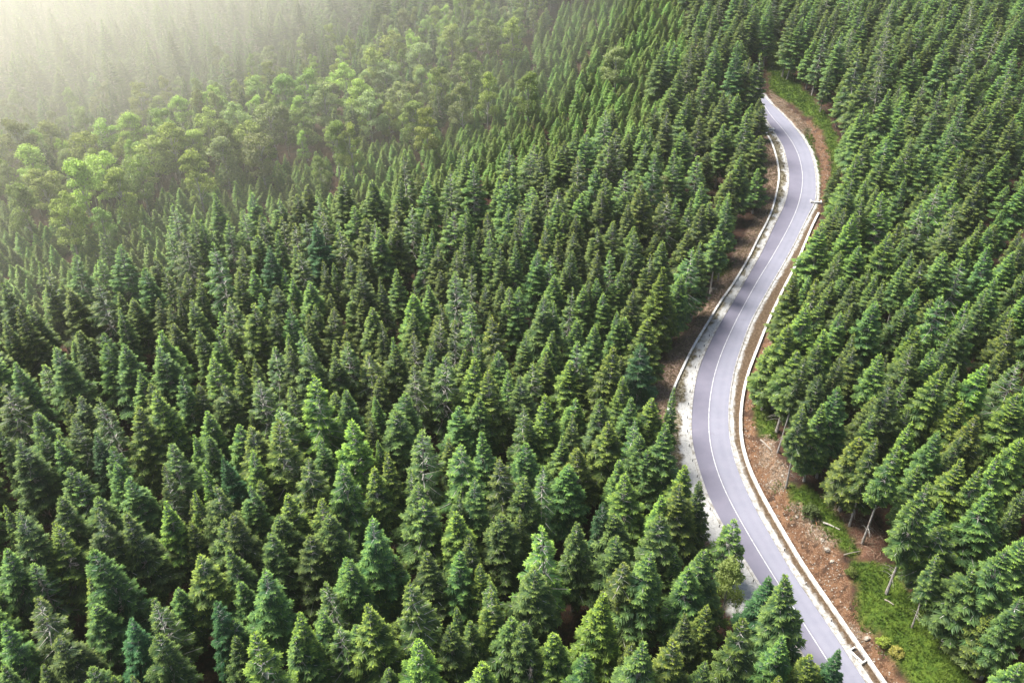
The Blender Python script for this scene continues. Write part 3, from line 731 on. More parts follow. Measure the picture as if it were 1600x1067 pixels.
headwall(1205, 204, R(10), 1.8, 'small concrete culvert headwall where the left wall starts, by the upper bend')
headwall(1336, 1028, R(-58), 2.4, 'concrete culvert headwall across the strip at the bottom right road edge')

# short marker posts on both shoulders
pv, pf = tube(np.array([[0, 0, -.1], [0, 0, .42], [0, 0, .5]]), np.array([.07, .07, .04]), 6)
pm = mesh_np('post', pv, [pf], [M['dark_metal']])
cv, cf = tube(np.array([[0, 0, .5], [0, 0, .58], [0, 0, .6]]), np.array([.075, .075, .01]), 6)
cm = mesh_np('cap', cv, [cf], [M['line_paint']])
def posts(P, d, y0, y1, gap, lab, grp):
    Q = offset(P, d); L_ = np.r_[0, np.cumsum(np.hypot(*np.diff(Q, axis=0).T))]
    for s in np.arange(0, L_[-1], gap):
        x, y = np.interp(s, L_, Q[:, 0]), np.interp(s, L_, Q[:, 1])
        if y0 < y < y1:
            o = link('marker_post', None, label=lab, category='marker post', group=grp); o.location = (x, y, .02)
            link('post', pm, o); link('cap', cm, o)
posts(Lp, -.75, 84, 150, 3.6, 'short dark marker post standing on the pale left shoulder of the road', 'marker posts on the left shoulder')
posts(Rp, .75, 74, 100, 6.5, 'short dark marker post on the pale right shoulder near the bottom of the road', 'marker posts on the right shoulder')

# ------------------------------------------------------------------ where every tree stands
KINDS = {  # look: (shapes, tint rgb, fresh amount)
 'n': (['dense0', 'dense1', 'dense2', 'dense3', 'dense4'], (.95, 1.0, 1.0), .75),
 'y': (['dense0', 'dense1', 'dense3', 'open2', 'dense4'], (1.08, 1.04, .86), 1.0),
 'g': (['open0', 'open1', 'open2', 'dense3'], (1.10, 1.10, 1.10), .7),
 'k': (['dense1', 'dense2', 'dense4'], (.72, .95, 1.10), .4),
 's': (['star0', 'star1'], (1.15, 1.15, 1.05), .75),
 'G': (['star1', 'open1'], (1.25, 1.2, 1.05), .9),
 'Y': (['cone0'], (1.1, 1.1, .75), .9),
 'Z': (['dense3', 'open2', 'star1'], (1.22, 1.2, .82), 1.0),
 'd': (['open0', 'open1'], (1.3, 1.25, 1.1), .8),
 'L': (['dense2'], (.9, 1.05, 1.0), .7),
 'B': (['dense2'], (1.0, 1.1, .95), .8),
 'T': (['high0', 'high1'], (1.05, 1.08, .9), .9),
 'p': (['leaf1'], (1.25, 1.2, 1.15), 1.0),
 'Q': (['young0', 'young1', 'young2', 'young3'], (1.0, 1.0, 1.0), 1.0),
 'W': (['leaf0', 'leaf1', 'leaf2', 'leaf3'], (1.15, 1.15, .95), 1.0),
 'w': (['leaf0', 'leaf1', 'leaf2', 'leaf3'], (.85, .90, .80), .8),
 'v': (['leaf0', 'leaf1', 'leaf2', 'leaf3'], (1.05, .98, 1.35), .8),
}
T = []          # trees: dict(x,y,z,h,r,shape,tint,fresh,look,px,py,size)
lean = {}
def road_clear(x, y, left=1.0, right=2.0):
    """metres to spare between a trunk and the open strip along the road"""
    dl, dr, dlw, drw = corridor(np.array([x]), np.array([y]))
    if dl[0] < 0:
        lim = -dlw[0] - 1.9 if (LW[-1, 1] < y < LW[0, 1]) else -dl[0] - 3.0
        return lim if dl[0] < 0 else -1
    if dr[0] > 0:
        need = np.interp(y, [70, 83, 98, 107, 116, 129, 155, 200, 250, 330], [9, 10, 9, 6, 5.5, 3.2, 1.2, 1.0, 7, 7])
        return (drw[0] if y < RW[0, 1] else dr[0] - 1) - need
    return -5
def add(px, py, wpx, look, hscale=1.0, force=False):
    sh = random.choice(KINDS[look][0]); pr = PROTO[sh]
    z = 0.0
    best = None; hv = random.uniform(.84, 1.16)
    for mul in (1.0, .9, 1.12, .8, 1.25, .7):
        h = 18.
        for _ in range(8):
            x, y = on_plane(px, py, z + h)
            z = float(gz(x, y))
            d = to_px(x, y, z + h)[2]
            wm = wpx * d / FPX * 2.15
            if look in 'Wwv': h = (8.0 + wm * .45); wm *= .52
            elif look == 'p': h = 13; wm *= .55
            elif look == 'Q': h = 3.5 + wm * 1.7
            else: h = 12.0 + wm * .62
            h *= hscale * mul * hv
            wm = min(wm, 8.5 if look in 'TB' else 9.6)
        cl = road_clear(x, y) if 15 < x < 130 and y < 330 else 9
        if best is None or cl > best[0]:
            best = (cl, x, y, z, h, wm)
        if cl > 0: break
    cl, x, y, z, h, wm = best
    if cl < -1.5 and not force: return None
    r = wm / 2
    t = dict(x=x, y=y, z=z, h=h, r=r, shape=sh, look=look, px=px, py=py, src='photo')
    T.append(t); return t
for ox, oy, s, txt in TILES:
    for e in txt.split():
        a, b_, c_, k = e.split(',')
        px, py, wp = ox + float(a) / s, oy + float(b_) / s, float(c_) / s
        if any(abs(t['px'] - px) < 7 and abs(t['py'] - py) < 9 for t in T): continue
        if py > 1064: continue
        t = add(px, py, wp, k)
        if t is None: continue
for e in BROAD.split():
    a, b_, c_ = map(float, e.split(','))
    add(a, b_, c_ * .95, random.choice('WWwv'))
# spruces at the forest edge whose feet can be seen
for px, py, h, wm in ((1304,832,19,5.2),(1327,821,18,5.0),(1347,849,20,5.6),(1352,899,20,5.0),(1370,901,18,4.6),(1385,927,21.5,6.4),(1411,974,20.5,7.0),(1425,980,15,4.0),(1228,762,17.5,5.0),(1208,703,21,5.6),(1215,707,20,5.0),(1109,447,20,5.6),(1122,438,20,5.4),(1272,171,18,8.0),(1281,175,15,6.0)):
    x, y, z = at(px, py)
    T[:] = [t for t in T if (t['x'] - x) ** 2 + (t['y'] - y) ** 2 > 9]
    T.append(dict(x=x, y=y, z=z, h=h, r=wm / 2, shape=random.choice(['high0', 'high1']) if py > 200 else 'dense0', look='T', px=px, py=py, src='photo'))
n_listed = len(T)

# the wood goes on between and beyond the trees that can be told apart: filled by species zone
def inpoly(P, x, y):
    c = False; j = len(P) - 1
    for i in range(len(P)):
        if (P[i][1] > y) != (P[j][1] > y) and x < (P[j][0] - P[i][0]) * (y - P[i][1]) / (P[j][1] - P[i][1]) + P[i][0]: c = not c
        j = i
    return c
YOUNG_PX = [(-200,265),(60,350),(160,350),(300,285),(420,282),(560,245),(700,225),(740,110),(830,75),(860,30),(1010,-10),(1080,20),(1070,140),(1010,215),(880,285),(770,325),(660,350),(560,385),(470,385),(380,405),(300,430),(240,470),(150,510),(60,525),(-60,560),(-250,570)]
BROAD_PX = [(-200,240),(0,225),(170,200),(330,145),(520,100),(650,70),(800,30),(860,20),(830,75),(740,110),(700,225),(560,245),(420,282),(300,285),(160,350),(60,350),(-200,350)]
CLEAR_PX = [(590,-15),(690,-15),(690,22),(640,38),(600,25)]
cell = {}
def ok(x, y, d):
    i, j = int(x // 3), int(y // 3); q = int(d // 3) + 1
    for a in range(i - q, i + q + 1):
        for b_ in range(j - q, j + q + 1):
            for (u, v) in cell.get((a, b_), ()):
                if (u - x) ** 2 + (v - y) ** 2 < d * d: return False
    return True
def put(x, y): cell.setdefault((int(x // 3), int(y // 3)), []).append((x, y))
for t in T: put(t['x'], t['y'])
cand = rng.uniform([-330, 20], [330, 560], (90000, 2))
cz = gz(cand[:, 0], cand[:, 1])
ccor = corridor(np.where((cand[:, 0] > 8) & (cand[:, 0] < 134) & (cand[:, 1] < 345), cand[:, 0], 0), cand[:, 1])
for (x, y), z, a_, b2, c2, d2 in zip(cand, cz, *ccor):
    px, py, d = to_px(x, y, z)
    if abs(px - 800) > 800 + 260 or y > 500: continue
    if 8 < x < 134 and y < 345:
        if a_ > 0 and b2 < 0: continue
        if a_ < 0:
            if (LW[-1, 1] < y < LW[0, 1]):
                if -c2 < 3.8: continue
            elif -a_ < 5: continue
        else:
            need = np.interp(y, [20, 70, 95, 110, 135, 160, 200, 250, 330], [9, 12, 11, 8, 6.5, 3.0, 2.5, 8, 10])
            if (d2 if y < RW[0, 1] else b2 - 1) < need: continue
            if py > 860 and px < 1470 and py < 1067 + 30: continue      # open meadow
            if inpoly([(1196,20),(1216,60),(1226,105),(1256,140),(1296,185),(1314,230),(1308,285),(1290,320),(1200,140)], px, py): continue
    if x < 40 and inpoly(CLEAR_PX, px, py): continue
    wild = px > 1190 and py < 1100
    if x < 60 and inpoly(YOUNG_PX, px, py):
        if not ok(x, y, 2.25 if y < 250 else 2.9): continue
        put(x, y); wm = rng.uniform(3.0, 5.2) * (1.1 if y > 250 else 1); h = 2.2 + wm * .85 + rng.uniform(-.9, 1.2)
        T.append(dict(x=x, y=y, z=float(z), h=h, r=wm / 2, shape=random.choice(KINDS['Q'][0]), look='Q', px=px, py=py, src='fill'))
    elif x < 40 and inpoly(BROAD_PX, px, py):
        if not ok(x, y, 3.7): continue
        put(x, y)
        k = random.choice('Wwv') if rng.random() < .62 else random.choice('ngyZ')
        h = rng.uniform(9, 15); wm = rng.uniform(3.6, 6)
        if k not in 'Wwv': h = rng.uniform(11, 16); wm = rng.uniform(4.6, 6.6)
        T.append(dict(x=x, y=y, z=float(z), h=h, r=wm / 2, shape=random.choice(KINDS[k][0]), look=k, px=px, py=py, src='fill'))
    else:
        # a tree whose top would show inside the surveyed part stays lower than its neighbours
        tpx, tpy, _ = to_px(x, y, z + 17)
        surveyed = (330 < tpy < 1067 and 0 < tpx < 1600) or (60 < tpy <= 330 and tpx > 900)
        if not ok(x, y, 5.2 if surveyed else 4.9): continue
        put(x, y)
        if surveyed: h = rng.uniform(9.5, 14.5); wm = rng.uniform(5.5, 8.5); k = random.choice('nnnkgyg')
        else: h = rng.uniform(14, 20); wm = rng.uniform(6.8, 10.); k = random.choice('nnggygykd')
        T.append(dict(x=x, y=y, z=float(z), h=h, r=wm / 2, shape=random.choice(KINDS[k][0]), look=k, px=px, py=py, src='fill'))

# ------------------------------------------------------------------ build the trees
SPRUCE = set('nygksGYZdLBTp') - {'p'}
for i, t in enumerate(T):
    tx, ty, d = to_px(t['x'], t['y'], t['z'] + t['h'])
    bx, by, _ = to_px(t['x'], t['y'], t['z'])
    t['tx'], t['ty'] = tx, ty
    t['vis'] = (-25 < tx < 1625 and -20 < (ty + by) / 2 and ty < 1055)
    t['size'] = FPX / d * t['h'] * t['r'] ** .5 * (1.25 if t['src'] == 'photo' else .5)
    sh, tint, fr = KINDS[t['look']]
    t['tint'], t['fr'] = tint, fr
    t['rz'] = rng.uniform(0, 6.283); t['lx'] = rng.normal(0, .03); t['ly'] = rng.normal(0, .03)
    if t['look'] == 'L': t['ly'] = -.10
fams = {'spruce': [], 'young': [], 'broad': []}
for t in T:
    fams['young' if t['look'] == 'Q' else 'broad' if t['look'] in 'Wwvp' else 'spruce'].append(t)
singles = {}
for f, L_ in fams.items():
    v = sorted([t for t in L_ if t['vis']], key=lambda t: -t['size'])
    lim = 298 if f != 'broad' else 300
    for t in v[:lim]: t['single'] = True
    singles[f] = v[:lim]

# words for every single tree: look, then part of the picture, then its order among its likes there
LOOK = {'n': 'dense green spruce', 'y': 'yellow-tipped spruce', 'g': 'grey-branched spruce', 'k': 'dark bluish spruce', 's': 'open drooping spruce', 'G': 'big pale grey-green spruce',
        'Y': 'pointed yellowish spruce', 'Z': 'bright lime-green spruce', 'd': 'sparse pale-stemmed spruce', 'L': 'leaning spruce with long bare trunk', 'B': 'broad bushy spruce', 'T': 'bare-trunked high-crowned spruce',
        'p': 'pale green broadleaf tree beside the gravel strip', 'Q': 'slim young spruce', 'W': 'yellow-green broadleaf tree', 'w': 'mid-green broadleaf tree', 'v': 'pale broadleaf tree'}
def area(t):
    x, y = t['tx'], t['ty']
    rd = None
    cl, cr, a_, b2 = corridor(np.array([t['x']]), np.array([t['y']]))
    onright = t['x'] > float(np.interp(t['y'], CENT[::-1, 1], CENT[::-1, 0]))
    row = ('at the top edge', 'in the upper part', 'in the middle', 'in the lower part', 'along the bottom')[int(np.clip(y // 213, 0, 4))]
    if onright:
        col = 'by the right bank' if cr[0] < 17 else ('right of the road' if x < 1480 else 'by the right edge')
    elif cl[0] > -12: col = 'left of the road'
    else: col = ('by the left edge', 'left of centre', 'at the centre', 'right of centre')[int(np.clip(x // 270, 0, 3))]
    return row, col
ORD = ['', 'first', 'second', 'third', 'fourth', 'fifth', 'sixth', 'seventh', 'eighth', 'ninth', 'tenth', 'eleventh', 'twelfth', 'thirteenth', 'fourteenth']
groups = {}
for f in singles:
    for t in singles[f]:
        groups.setdefault((t['look'], area(t)), []).append(t)
NUMW = {2: 'two', 3: 'three', 4: 'four', 5: 'five', 6: 'six', 7: 'seven', 8: 'eight', 9: 'nine', 10: 'ten', 11: 'eleven', 12: 'twelve', 13: 'thirteen', 14: 'fourteen'}
for (lk, (row, col)), L_ in groups.items():
    L_.sort(key=lambda t: t['tx'])
    n = len(L_)
    for i, t in enumerate(L_):
        base = f"{LOOK[lk]} {row}, {col}"
        if n == 1: t['label'] = base
        elif n <= 14:
            o = 'leftmost' if i == 0 else 'rightmost' if i == n - 1 else ORD[i + 1] + ' from left'
            t['label'] = f"{LOOK[lk]} {row}, {col}, {o} of {NUMW[n]}"
        else:
            t['label'] = base; t['grp'] = f"{LOOK[lk]}s {row}, {col}"
    for t in L_:
        t.setdefault('grp', {'Q': 'young spruces of the plantation', 'W': 'broadleaf trees among the spruces', 'w': 'broadleaf trees among the spruces', 'v': 'broadleaf trees among the spruces', 'p': 'broadleaf trees among the spruces'}.get(lk, 'spruces of the mountain forest'))
NAME = {'Q': 'young_spruce_tree', 'W': 'broadleaf_tree', 'w': 'broadleaf_tree', 'v': 'broadleaf_tree', 'p': 'broadleaf_tree'}
CAT = {'Q': 'young spruce', 'W': 'broadleaf tree', 'w': 'broadleaf tree', 'v': 'broadleaf tree', 'p': 'broadleaf tree'}
def matrix(t):
    p = PROTO[t['shape']]
    s = t['r'] / p['R']; sz = t['h'] / p['H']
    return (t['x'], t['y'], t['z'] - .1), (t['lx'], t['ly'], t['rz']), (s, s, sz)
for f in singles:
    for t in singles[f]:
        loc, rot, scl = matrix(t)
        o = bpy.data.objects.new(NAME.get(t['look'], 'spruce_tree'), None); C.objects.link(o)
        o.empty_display_size = .5
        o.location, o.scale = loc, scl
        o.rotation_euler = Euler((t['lx'], t['ly'], 0)).to_matrix().to_4x4().__matmul__(Matrix.Rotation(t['rz'], 4, 'Z')).to_euler()
        o['label'] = t['label']; o['category'] = CAT.get(t['look'], 'spruce'); o['group'] = t['grp']
        for part in ('trunk', 'crown'):
            c_ = bpy.data.objects.new(part, PROTO[t['shape']][part]); C.objects.link(c_)
            c_.parent = o
            j = 1 + .10 * (vnoise(t['x'] / 14, t['y'] / 14, 77) - .5)
            c_.color = (t['tint'][0] * j, t['tint'][1], t['tint'][2], t['fr'])

def wood_mass(name, L_, **props):
    """the rest of one kind: one object that carries a copy of a whole tree at each of its points"""
    if not L_: return
    keys = sorted({(t['shape'], t['look']) for t in L_})
    col = bpy.data.collections.new(name + '_sources')
    for i, (sh, lk) in enumerate(keys):
        so = bpy.data.objects.new(f'source_tree_{i:03d}', PROTO[sh]['whole']); col.objects.link(so)
        k = KINDS[lk]; so.color = (*k[1], k[2])
    me = bpy.data.meshes.new(name)
    n = len(L_)
    me.vertices.add(n)
    mt_ = [matrix(t) for t in L_]
    me.vertices.foreach_set('co', np.array([m_[0] for m_ in mt_], np.float32).ravel())
    for an, ty, arr in (('rot', 'FLOAT_VECTOR', [m_[1] for m_ in mt_]), ('scl', 'FLOAT_VECTOR', [m_[2] for m_ in mt_])):
        a = me.attributes.new(an, ty, 'POINT'); a.data.foreach_set('vector', np.array(arr, np.float32).ravel())
    a = me.attributes.new('which', 'INT', 'POINT'); a.data.foreach_set('value', np.array([keys.index((t['shape'], t['look'])) for t in L_], np.int32))
    o = link(name, me, kind='stuff', **props)
    g = bpy.data.node_groups.new(name, 'GeometryNodeTree')
    g.interface.new_socket('Geometry', in_out='INPUT', socket_type='NodeSocketGeometry')
    g.interface.new_socket('Geometry', in_out='OUTPUT', socket_type='NodeSocketGeometry')
    gi, go = g.nodes.new('NodeGroupInput'), g.nodes.new('NodeGroupOutput')
    ip = g.nodes.new('GeometryNodeInstanceOnPoints'); ci = g.nodes.new('GeometryNodeCollectionInfo')
    ci.inputs['Collection'].default_value = col; ci.inputs['Separate Children'].default_value = True; ci.inputs['Reset Children'].default_value = True
    def na(nm, ty):
        q = g.nodes.new('GeometryNodeInputNamedAttribute'); q.data_type = ty; q.inputs['Name'].default_value = nm
        return q.outputs['Attribute']
    er = g.nodes.new('FunctionNodeEulerToRotation')
    g.links.new(na('rot', 'FLOAT_VECTOR'), er.inputs[0])
    g.links.new(gi.outputs[0], ip.inputs['Points']); g.links.new(ci.outputs[0], ip.inputs['Instance'])
    ip.inputs['Pick Instance'].default_value = True
    g.links.new(na('which', 'INT'), ip.inputs['Instance Index']); g.links.new(er.outputs[0], ip.inputs['Rotation']); g.links.new(na('scl', 'FLOAT_VECTOR'), ip.inputs['Scale'])
    g.links.new(ip.outputs[0], go.inputs[0])
    md = o.modifiers.new('trees', 'NODES'); md.node_group = g
    return o
rest = {f: [t for t in L_ if not t.get('single')] for f, L_ in fams.items()}
wood_mass('spruce_forest', rest['spruce'], label='dense spruce forest filling the ground between and beyond the nearer trees', category='forest')
wood_mass('young_spruce_plantation', rest['young'], label='thicket of slim young spruces across the upper left of the forest', category='young forest')
wood_mass('broadleaf_wood', rest['broad'], label='light green broadleaf wood beyond the young spruces at the upper left', category='broadleaf wood')
print('TREES', len(T), 'listed', n_listed, {f: (len(singles[f]), len(rest[f])) for f in fams})

# one bare dead stem at the bottom edge and the rusty dying one on the left
for px, py, h, dead, lab in ((828, 1040, 10.5, 'dry', 'bare grey dead tree with stubby branches at the bottom edge'), (131, 308, 9.5, 'rust', 'dying spruce with reddish brown needles among green young trees')):
    x, y, z = at(px, py, h)
    o = bpy.data.objects.new('dead_tree', None); C.objects.link(o); o.location = (x, y, z - .1); o.scale = (.9, .9, h / 12)
    o['label'] = lab; o['category'] = 'dead tree'
    link('trunk', PROTO['snag']['trunk'], o)
    me = PROTO['snag']['crown']
    if dead == 'rust':
        g1, g2 = snag(98), spruce(97, H=12., Rm=1.7, h0=.2, whorl=.8, per=5, dens=.5, lush=.5, lower_dead=False)
        me = merge_mesh('crown', [(g1[1], M['dry']), (g2[2], M['rust'])])
    link('branches', me, o)

# ------------------------------------------------------------------ bank details: stones, logs, shrubs, ground cover
def stone_mesh(seed):
    r = np.random.default_rng(seed)
    ph = (1 + 5 ** .5) / 2
    V = np.array([(-1,ph,0),(1,ph,0),(-1,-ph,0),(1,-ph,0),(0,-1,ph),(0,1,ph),(0,-1,-ph),(0,1,-ph),(ph,0,-1),(ph,0,1),(-ph,0,-1),(-ph,0,1)], float) / 1.9
    F = np.array([(0,11,5),(0,5,1),(0,1,7),(0,7,10),(0,10,11),(1,5,9),(5,11,4),(11,10,2),(10,7,6),(7,1,8),(3,9,4),(3,4,2),(3,2,6),(3,6,8),(3,8,9),(4,9,5),(2,4,11),(6,2,10),(8,6,7),(9,8,1)])
    V = V * r.uniform(.65, 1.15, (12, 1)) * np.array([1, .75, .55])
    return V, F
m, nt, b = mat('pale_stone', rough=.9)
n = noise(nt, 3., 4); nt.links.new(mixc(nt, ramp(nt, n, .3, .7), (.15, .12, .095), (.36, .32, .27)), b.inputs['Base Color']); M['stone'] = m
STM = [mesh_np('boulder', *(lambda q: (q[0], [q[1]]))(stone_mesh(s)), [M['stone']]) for s in range(5)]
for k, (px, py, s, lab) in enumerate(((1356, 997, .62, 'pale boulder at the meadow edge above the lower bank'), (1286, 843, .55, 'pale boulder half way up the eroded bank under the trees'), (1293, 858, .7, 'largest pale boulder at the lip of the eroded bank'), (1223, 742, .4, 'pale stone beside the lower brushwood heap'), (1270, 812, .4, 'pale stone at the top of the red earth bank near the dry branches'), (1301, 876, .45, 'pale stone just below the lip of the eroded bank, beside the grass'), (1246, 806, .42, 'pale stone on the earth bank directly above the white wall'))):
    x, y, z = at(px, py, .2)
    o = link('boulder', STM[k % 5], label=lab, category='boulder'); o.location = (x, y, z + s * .15); o.scale = (s, s, s); o.rotation_euler = (0, 0, k * 1.3)

def log(px0, py0, px1, py1, r0, lab, m_='bark'):
    a, b_ = np.array(at(px0, py0)), np.array(at(px1, py1))
    a[2] += r0 + .12; b_[2] += r0 * .7 + .12
    mid = (a + b_) / 2; L_ = b_ - a
    V, F = tube(np.array([a - mid, (a - mid) * .3 + [.05, .03, .03], b_ - mid]), np.array([r0, r0 * .85, r0 * .55]), 7)
    # end discs
    n = len(V); V = np.concatenate([V, [a - mid, b_ - mid]])
    T3 = np.array([[(i + 1) % 7, i, n] for i in range(7)] + [[14 + i, 14 + (i + 1) % 7, n + 1] for i in range(7)])
    o = link('fallen_log', mesh_np('fallen_log', V, [F, T3], [M[m_]]), label=lab, category='log'); o.location = mid
log(1188, 689, 1205, 705, .17, 'pale felled log lying above the upper brushwood heap', 'dry')
log(1382, 938, 1396, 946, .11, 'thin pale fallen branch on the grass below the bare trunks', 'dry')
log(1286, 818, 1312, 829, .16, 'dark fallen log at the lip of the bank below the spruces')
log(1270, 805, 1276, 821, .12, 'short rusty brown branch lying on the grassy slope', 'rust')
log(1318, 868, 1344, 862, .09, 'thin pale branch lying on the reddish forest floor between trunks', 'dry')

# loose stones and dry sticks: countless, so one object each
def scatter_mass(name, pts, variants, props):
    Vs, Fs, off = [], [], 0
    for (x, y, z, s, a) in pts:
        V, F = variants[rng.integers(len(variants))]
        c_, s_ = math.cos(a), math.sin(a)
        W = V * s; W = np.stack([W[:, 0] * c_ - W[:, 1] * s_, W[:, 0] * s_ + W[:, 1] * c_, W[:, 2]], 1) + [x, y, z]
        Vs.append(W); Fs.append(F + off); off += len(V)
    return Vs, Fs
def pts_where(weight, n, smin, smax, lift=.0):
    idx = np.where(nearm & (weight > .4))[0]
    pr = weight[idx] / weight[idx].sum()
    c_ = rng.choice(idx, n, p=pr)
    x = fx[c_] + rng.uniform(-.3, .3, n); y = fy[c_] + rng.uniform(-.3, .3, n)
    z = gz(x, y)
    s = rng.uniform(smin, smax, n) ** 1.0
    return list(zip(x, y, z + lift, s, rng.uniform(0, 6.28, n)))
inview = ((fx > 20) & (fx < 120) & (fy > 60) & (fy < 320)).astype(float)
offroad = ((dl < -.6) | (dr > 1.0)).astype(float) * inview
st = [stone_mesh(50 + i) for i in range(4)]
P1 = pts_where((A['rubble'] * 2 + A['earth'] * .5 + A['verge'] * .3) * offroad, 2200, .05, .20)
Vs, Fs = scatter_mass('x', P1, st, None)
link('loose_stones', mesh_np('loose_stones', np.concatenate(Vs), [np.concatenate(Fs)], [M['stone']]), kind='stuff', label='loose pale stones strewn over the earth bank and brushwood heaps', category='stones')
stick = []
for i in range(5):
    V, F = tube(np.array([[-1, 0, .05], [0, .12 * (i - 2), .14 + .08 * i], [1, 0, .03]]), np.array([.045, .04, .015]), 3)
    stick.append((V, F))
P2 = pts_where((A['rubble'] * 3 + A['brush'] * 1.3 + A['litter'] * 1.5 + A['earth'] * .35) * offroad, 5200, .25, .8)
Vs, Fs = scatter_mass('x', P2, stick, None)
link('dry_sticks', mesh_np('dry_sticks', np.concatenate(Vs), [np.concatenate(Fs)], [M['brushwood']]), kind='stuff', label='dry sticks and cut brushwood lying on the banks beside the road', category='brushwood')
m, nt, b = mat('grass_blades', rough=.7); 
n = noise(nt, .5, 3); nt.links.new(mixc(nt, ramp(nt, n, .35, .65), (.048, .098, .012), (.140, .205, .028)), b.inputs['Base Color']); M['grass'] = m
m, nt, b = mat('dry_grass', rough=.8)
n = noise(nt, .9, 3); nt.links.new(mixc(nt, ramp(nt, n, .35, .65), (.17, .13, .06), (.34, .27, .16)), b.inputs['Base Color']); M['drygrass'] = m
def tuft(seed, n=9):
    r = np.random.default_rng(seed); V, F = [], []
    for k in range(n):
        a = r.uniform(0, 6.28); x, y = r.normal(0, .25, 2); h = r.uniform(.5, 1.1); l = r.uniform(.15, .5)
        c_, s_ = math.cos(a), math.sin(a)
        V += [(x - s_ * .10, y + c_ * .10, 0), (x + s_ * .10, y - c_ * .10, 0), (x + c_ * l, y + s_ * l, h)]
        F.append((3 * k, 3 * k + 1, 3 * k + 2))
    return np.array(V), np.array(F)
tf = [tuft(i) for i in range(5)]
P3 = pts_where((A['grass'] + .10 * A['verge'] + .05 * (1 - A['earth']) * (dr > 8) * (dr < 30)) * offroad, 12000, .18, .5)
Vs, Fs = scatter_mass('x', P3, tf, None)
link('grass', mesh_np('grass', np.concatenate(Vs), [np.concatenate(Fs)], [M['grass']]), kind='stuff', label='green grass growing on the banks and the clearing right of the road', category='grass')
P4 = pts_where((A['brush'] + A['verge'] * .8 + A['soil'] * .25 + .1 * A['earth']) * offroad, 7000, .15, .42)
Vs, Fs = scatter_mass('x', P4, tf, None)
link('dry_grass', mesh_np('dry_grass', np.concatenate(Vs), [np.concatenate(Fs)], [M['drygrass']]), kind='stuff', label='dry brown grass and scrub on the strips beside the walls', category='dry grass')

def shrub(px, py, rad, h, tint, lab):
    x, y, z = at(px, py, h * .6)
    wd, br, lf = broadleaf(int(px), H=4.0, Rm=1.6, leafs=1500)
    me1 = merge_mesh('stems', [(wd, M['bark']), (br, M['twig'])]); me2 = merge_mesh('foliage', [(lf, M['leaves'])])
    o = bpy.data.objects.new('shrub', None); C.objects.link(o); o.location = (x, y, z - .9 * h / 3.2); o.scale = (rad / 1.6, rad / 1.6, h / 3.2)
    o['label'] = lab; o['category'] = 'shrub'
    link('stem', me1, o); q = link('foliage', me2, o); q.color = (*tint, .8)
shrub(1267, 797, 1.5, 2.0, (.55, .62, .6), 'round dark green shrub on the grassy slope above the earth bank')
shrub(1381, 1001, 1.0, 1.3, (1.2, 1.15, .6), 'small yellow-green shrub on the lower meadow')
shrub(1402, 1017, 1.0, 1.1, (1.5, 1.1, .8), 'small brownish shrub at the edge of the lower meadow')
shrub(1330, 893, .9, 1.2, (.7, .75, .5), 'low green shrub where meadow and bare bank meet')
shrub(1196, 650, 1.1, 1.4, (.8, .85, .6), 'low green shrub on the strip between wall and spruces at the bend')
shrub(1128, 852, 1.0, 1.4, (1.1, .8, .6), 'yellowish shrub behind the left wall where the trees close in')

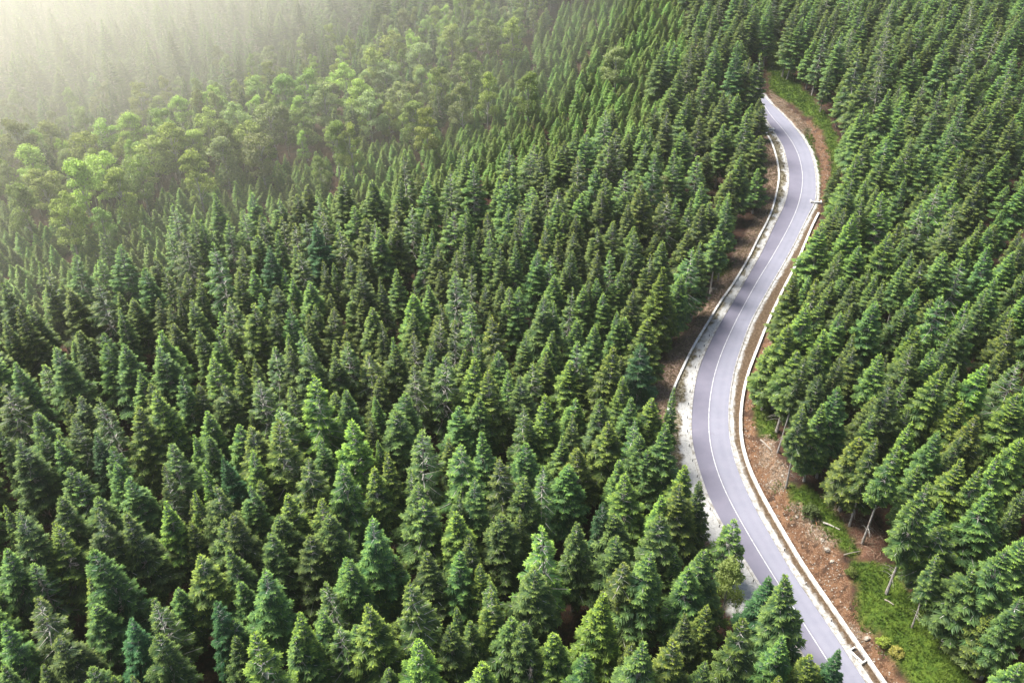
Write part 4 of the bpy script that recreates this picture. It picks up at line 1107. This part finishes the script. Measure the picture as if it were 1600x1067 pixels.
# ------------------------------------------------------------------ air: a thin even haze round camera and forest
HAZE_D, HAZE_G = 0.00022, 0.70
if HAZE_D > 0:
    V = np.array([(a, b_, c_) for a in (-3300, 3300) for b_ in (-1000, 3700) for c_ in (float(GZ.min()) - 1.5, 112.)])
    V[:, 2] = np.where(V[:, 2] > 50, max(112., float(GZ.max()) + 30.), V[:, 2])
    F = np.array([[0, 1, 3, 2], [4, 6, 7, 5], [0, 4, 5, 1], [2, 3, 7, 6], [0, 2, 6, 4], [1, 5, 7, 3]])
    m = bpy.data.materials.new('haze'); m.use_nodes = True; nt = m.node_tree
    nt.nodes.remove(nt.nodes['Principled BSDF'])
    pv_ = nt.nodes.new('ShaderNodeVolumePrincipled')
    pv_.inputs['Color'].default_value = (.97, .95, .90, 1)
    pv_.inputs['Density'].default_value = HAZE_D
    pv_.inputs['Anisotropy'].default_value = HAZE_G
    nt.links.new(pv_.outputs[0], nt.nodes['Material Output'].inputs['Volume'])
    link('haze', mesh_np('haze', V, [F], [m]), kind='stuff', label='thin sunlit haze lying over the whole forest', category='haze')

# scattering volumes added to imitate the bright glow at the upper left
def dome(cx, cy, cz, rx, ry, rz, name, dens, g, lab):
    nu, nv = 40, 20
    u = np.arange(nu) * 2 * math.pi / nu; v = np.linspace(0, math.pi, nv + 1)[1:-1]
    V = np.stack([np.outer(np.sin(v), np.cos(u)), np.outer(np.sin(v), np.sin(u)), np.outer(np.cos(v), np.ones(nu))], -1).reshape(-1, 3)
    V = np.concatenate([V, [[0, 0, 1], [0, 0, -1]]]) * [rx, ry, rz] + [cx, cy, cz]
    n = nv - 1
    i = (np.arange(n - 1)[:, None] * nu); j = np.arange(nu)[None]; k = (j + 1) % nu
    F4 = np.stack([i + j, i + nu + j, i + nu + k, i + k], -1).reshape(-1, 4)
    t = len(V) - 2; j = j[0]; k = k[0]
    F3 = np.concatenate([np.stack([np.full(nu, t), j, k], 1), np.stack([np.full(nu, t + 1), (n - 1) * nu + k, (n - 1) * nu + j], 1)])
    m = bpy.data.materials.new(name); m.use_nodes = True; nt = m.node_tree
    nt.nodes.remove(nt.nodes['Principled BSDF'])
    pv_ = nt.nodes.new('ShaderNodeVolumePrincipled')
    pv_.inputs['Color'].default_value = (1., .965, .87, 1)
    pv_.inputs['Density'].default_value = dens
    pv_.inputs['Anisotropy'].default_value = g
    nt.links.new(pv_.outputs[0], nt.nodes['Material Output'].inputs['Volume'])
    return link(name, mesh_np(name, V, [F4, F3], [m], smooth=True), kind='stuff', label=lab, category='glow_volume')
dome(-282, 408, 10, 262, 264, 78, 'glow_volume', .0080, .40, 'dense core of the added glow volume over the far upper left forest')
dome(-280, 400, 5, 330, 335, 80, 'glow_volume', .0024, .45, 'thin outer veil of the added glow volume spreading over the left of the forest')
